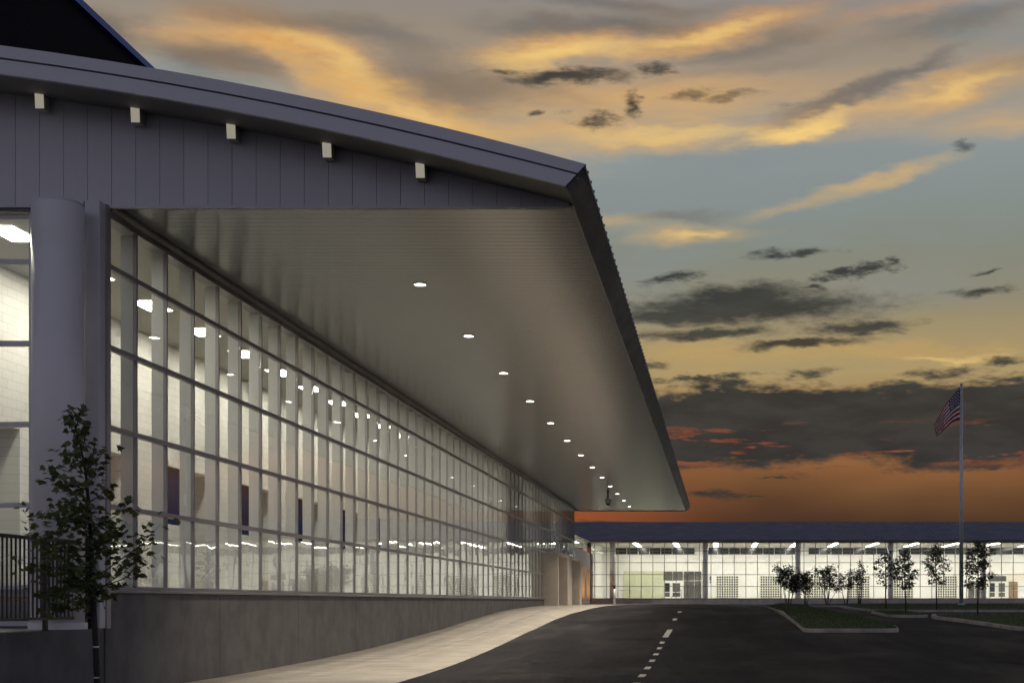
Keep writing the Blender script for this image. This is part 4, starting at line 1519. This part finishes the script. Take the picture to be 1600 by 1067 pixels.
def near_maple():
    r = random.Random(21)
    YT = 23.4
    k = YT / F

    def w(px, py, dy=0.0):
        return Vector(((px - VX) * k, YT + dy, (VY - py) * k))
    base = w(152, 1067)
    gx_, gy_ = (154 - VX) * k, YT
    zg = gz(gx_, gy_) + 0.03
    t = thing('maple_tree', 'young leafy maple tree standing before the column and railing', 'tree', (gx_, gy_, zg))
    O = Vector((gx_, gy_, zg))
    T = MB()
    trunk_px = [(154, None), (152, 1067), (149, 1000), (146, 930), (143, 860), (139, 790), (133, 730), (124, 690), (114, 655), (112, 645)]
    tp = []
    for i, (px, py_) in enumerate(trunk_px):
        p = Vector((gx_, gy_, zg - 0.1)) if py_ is None else w(px, py_)
        tp.append(p - O)
    T.tube(tp, [0.06, 0.05, 0.045, 0.04, 0.034, 0.028, 0.02, 0.013, 0.008, 0.005], 10)
    leaves = MB()
    tips = [  # start on the trunk, end, sideways depth, leaf share
        ((140, 800), (74, 727), 0.2), ((136, 765), (85, 735), -0.3), ((143, 860), (22, 832), 0.3), ((144, 880), (45, 880), -0.3), ((142, 840), (55, 790), 0.4),
        ((140, 810), (60, 800), -0.4), ((146, 905), (62, 925), 0.2), ((147, 915), (88, 955), -0.2), ((141, 830), (95, 775), 0.3), ((144, 900), (248, 818), 0.1), ((147, 930), (238, 850), -0.2),
        ((146, 920), (215, 880), 0.25), ((143, 860), (205, 830), -0.35), ((141, 830), (190, 780), 0.35), ((138, 785), (175, 757), 0.1), ((140, 815), (200, 815), -0.3), ((133, 735), (160, 700), 0.2), ((131, 722), (100, 700), 0.15),
        ((128, 705), (140, 668), -0.15), ((122, 685), (98, 650), 0.1), ((118, 668), (128, 640), -0.05), ((114, 655), (104, 638), 0.05), ((138, 790), (118, 742), -0.4), ((142, 850), (120, 830), 0.6), ((143, 870), (100, 850), -0.6), ((144, 880), (150, 820), 0.7),
        ((145, 890), (120, 905), 0.6), ((146, 910), (165, 895), -0.6), ((145, 895), (90, 905), 0.5), ((147, 925), (115, 940), 0.3), ((143, 865), (170, 850), 0.5), ((141, 835), (140, 790), -0.6), ((139, 800), (160, 790), -0.5), ((136, 760), (140, 720), 0.3),
        ((142, 855), (80, 845), 0.6), ((144, 885), (110, 880), -0.5), ((146, 912), (135, 930), 0.6), ((145, 893), (75, 900), 0.6), ((134, 742), (120, 712), -0.25), ((127, 700), (117, 672), 0.2)]
    for (s, e_, dy) in tips:
        a, b = w(*s), w(*e_, dy)
        pts = curve_pts(a, b, 6, r, 0.08, -0.05)
        pts[-1] = b
        limb(T, [p - O for p in pts], 0.012, 0.003, 5)
        L = (b - a).length
        nl = int(8 + L * 24)
        for i in range(nl):
            t_ = 0.30 + 0.70 * (r.random() ** 0.7)
            q = pts[min(5, int(t_ * 6))].lerp(pts[min(6, int(t_ * 6) + 1)], (t_ * 6) % 1)
            spread = 0.05 + 0.07 * L
            q = q + Vector((r.gauss(0, spread), r.gauss(0, spread), r.gauss(0, spread * 0.8)))
            add_leaf(leaves, q - O, r.uniform(0.09, 0.155), r, LEAF_MAPLE)
    # thick middle
    for i in range(250):
        py_ = r.uniform(785, 950)
        wid = 62 * (1 - abs(py_ - 868) / 130) + 12
        q = w(125 + r.gauss(0, wid * 0.5), py_, r.gauss(0, 0.35))
        add_leaf(leaves, q - O, r.uniform(0.08, 0.15), r, LEAF_MAPLE)
    for i in range(60):
        py_ = r.uniform(640, 800)
        f_ = (py_ - 640) / 160
        q = w(113 + f_ * 26 + r.gauss(0, 8 + 8 * f_), py_, r.gauss(0, 0.12))
        add_leaf(leaves, q - O, r.uniform(0.09, 0.15), r, LEAF_MAPLE)
    T.build('trunk', 'bark', t, True)
    o = leaves.build('crown', 'leaf', t)
    o['kind'] = 'stuff'
    for py_ in (1010, 1058):
        q = w(150 + (py_ - 1010) * 0.03, py_) - O
        MB().tube([q - Vector((0, 0, 0.012)), q + Vector((0, 0, 0.012))], 0.05, 12).build('tie_band', 'fin', t)


near_maple()


def street_tree(px, base_py, top_py, half_w, Y, label, seed, bare, name='young_tree', lean=0.0, nleaf=900):
    r = random.Random(seed)
    k = Y / F
    X = (px - VX) * k
    zg = gz(X, Y) + 0.08
    H = (VY - top_py) * k - zg
    W = half_w * k
    t = thing(name, label, 'tree', (X, Y, zg), 'young trees in the car park')
    T, Lf = MB(), MB()
    pts = [Vector((lean * H * (i / 8) ** 1.5 + r.gauss(0, 0.015), r.gauss(0, 0.015), H * 0.97 * i / 8)) for i in range(9)]
    pts[0] = Vector((0, 0, -0.1))
    T.tube(pts, [0.05 - 0.045 * i / 8 for i in range(9)], 8)
    z0 = H * bare
    nb_ = 22
    for i in range(nb_):
        f_ = (i + r.random() * 0.6) / nb_
        z = z0 + (H * 0.93 - z0) * f_
        base = pts[0].lerp(pts[-1], z / (H * 0.97))
        base.z = z
        # width profile: widest a third of the way up
        prof_ = (0.55 + 1.35 * f_) if f_ < 0.33 else 1.0 * (1 - (f_ - 0.33) / 0.67) ** 0.75 + 0.06
        th = i * 2.4 + r.uniform(-0.5, 0.5)
        L = W * min(1, prof_) * r.uniform(0.7, 1.12)
        end = base + Vector((math.cos(th) * L, math.sin(th) * L, L * r.uniform(0.25, 0.75)))
        bp_ = curve_pts(base, end, 4, r, 0.09)
        limb(T, bp_, 0.014, 0.004, 5)
        for s in range(int(nleaf / nb_ * (0.45 + 0.8 * L / W))):
            t_ = 0.25 + 0.8 * r.random() ** 0.8
            q = base.lerp(end, t_) + Vector((r.gauss(0, 0.11), r.gauss(0, 0.11), r.gauss(0, 0.10))) * (0.5 + W * 0.55)
            add_leaf(Lf, q, r.uniform(0.11, 0.22), r, LEAF_OVAL)
    T.build('trunk', 'bark', t, True)
    o = Lf.build('crown', 'leaf2', t)
    o['kind'] = 'stuff'


street_tree(1384, 955, 856, 23, 94, 'thin young tree, leftmost of the four single-stemmed trees by the flagpole', 5, 0.38, nleaf=620)
street_tree(1415, 960, 855, 24, 82, 'young tree standing close beside the leftmost single-stemmed tree', 9, 0.36, nleaf=900, lean=-0.02)
street_tree(1464, 957, 845, 25, 92.5, 'broad young tree just left of the flagpole', 14, 0.36, nleaf=1050, lean=-0.03)
street_tree(1528, 968, 838, 28, 75, 'tall young tree, the one right of the flagpole', 31, 0.34, nleaf=1150)


def shrub(px, base_py, top_py, half_w, Y, label, seed, stems=5, nleaf=900, vase=1.0):
    r = random.Random(seed)
    k = Y / F
    X = (px - VX) * k
    zg = (gz(X, Y) + 0.15)
    H = (VY - top_py) * k - zg
    W = half_w * k
    t = thing('shrub', label, 'shrub', (X, Y, zg), 'multi-stemmed shrubs at the end of the island')
    T, Lf = MB(), MB()
    for s in range(stems):
        th = 6.283 * s / stems + r.uniform(-0.4, 0.4)
        rr = W * r.uniform(0.35, 0.8) * vase
        a = Vector((math.cos(th) * 0.08, math.sin(th) * 0.08, -0.05))
        e_ = Vector((math.cos(th) * rr, math.sin(th) * rr, H * r.uniform(0.72, 0.95)))
        pts = curve_pts(a, e_, 6, r, 0.06, 0.0)
        limb(T, pts, 0.035, 0.008, 6)
        for j in range(7):
            b = pts[3].lerp(pts[-1], r.random())
            th2 = r.uniform(0, 6.283)
            L = W * r.uniform(0.2, 0.55)
            q1 = b + Vector((math.cos(th2) * L, math.sin(th2) * L, L * r.uniform(0.1, 0.9)))
            limb(T, [b, b.lerp(q1, 0.5) + Vector((0, 0, 0.03)), q1], 0.010, 0.003, 4)
            for _ in range(int(nleaf / stems / 7)):
                c = b.lerp(q1, 0.2 + 0.9 * r.random()) + Vector((r.gauss(0, 0.14), r.gauss(0, 0.14), r.gauss(0, 0.13)))
                add_leaf(Lf, c, r.uniform(0.10, 0.20), r, LEAF_OVAL, 0.2)
    T.build('stems', 'bark', t, True)
    o = Lf.build('crown', 'leaf3', t)
    o['kind'] = 'stuff'


shrub(1232, 945, 885, 26, 99, 'dark dense shrub at the left end of the row on the island', 3, 6, 2400)
shrub(1259, 946, 887, 17, 103, 'dark narrow shrub beside the leftmost shrub on the island', 4, 5, 1300)
shrub(1293, 947, 884, 29, 119, 'wide vase-shaped dark shrub, third from the left before the lit hall', 8, 7, 2300)
shrub(1322, 947, 884, 13, 120, 'sparse upright shrub with bare stems right of the vase-shaped shrub', 12, 5, 800, 1.2)
shrub(1343, 946, 871, 13, 121, 'tallest sparse shrub, the rightmost of the shrub row', 15, 5, 850, 0.9)
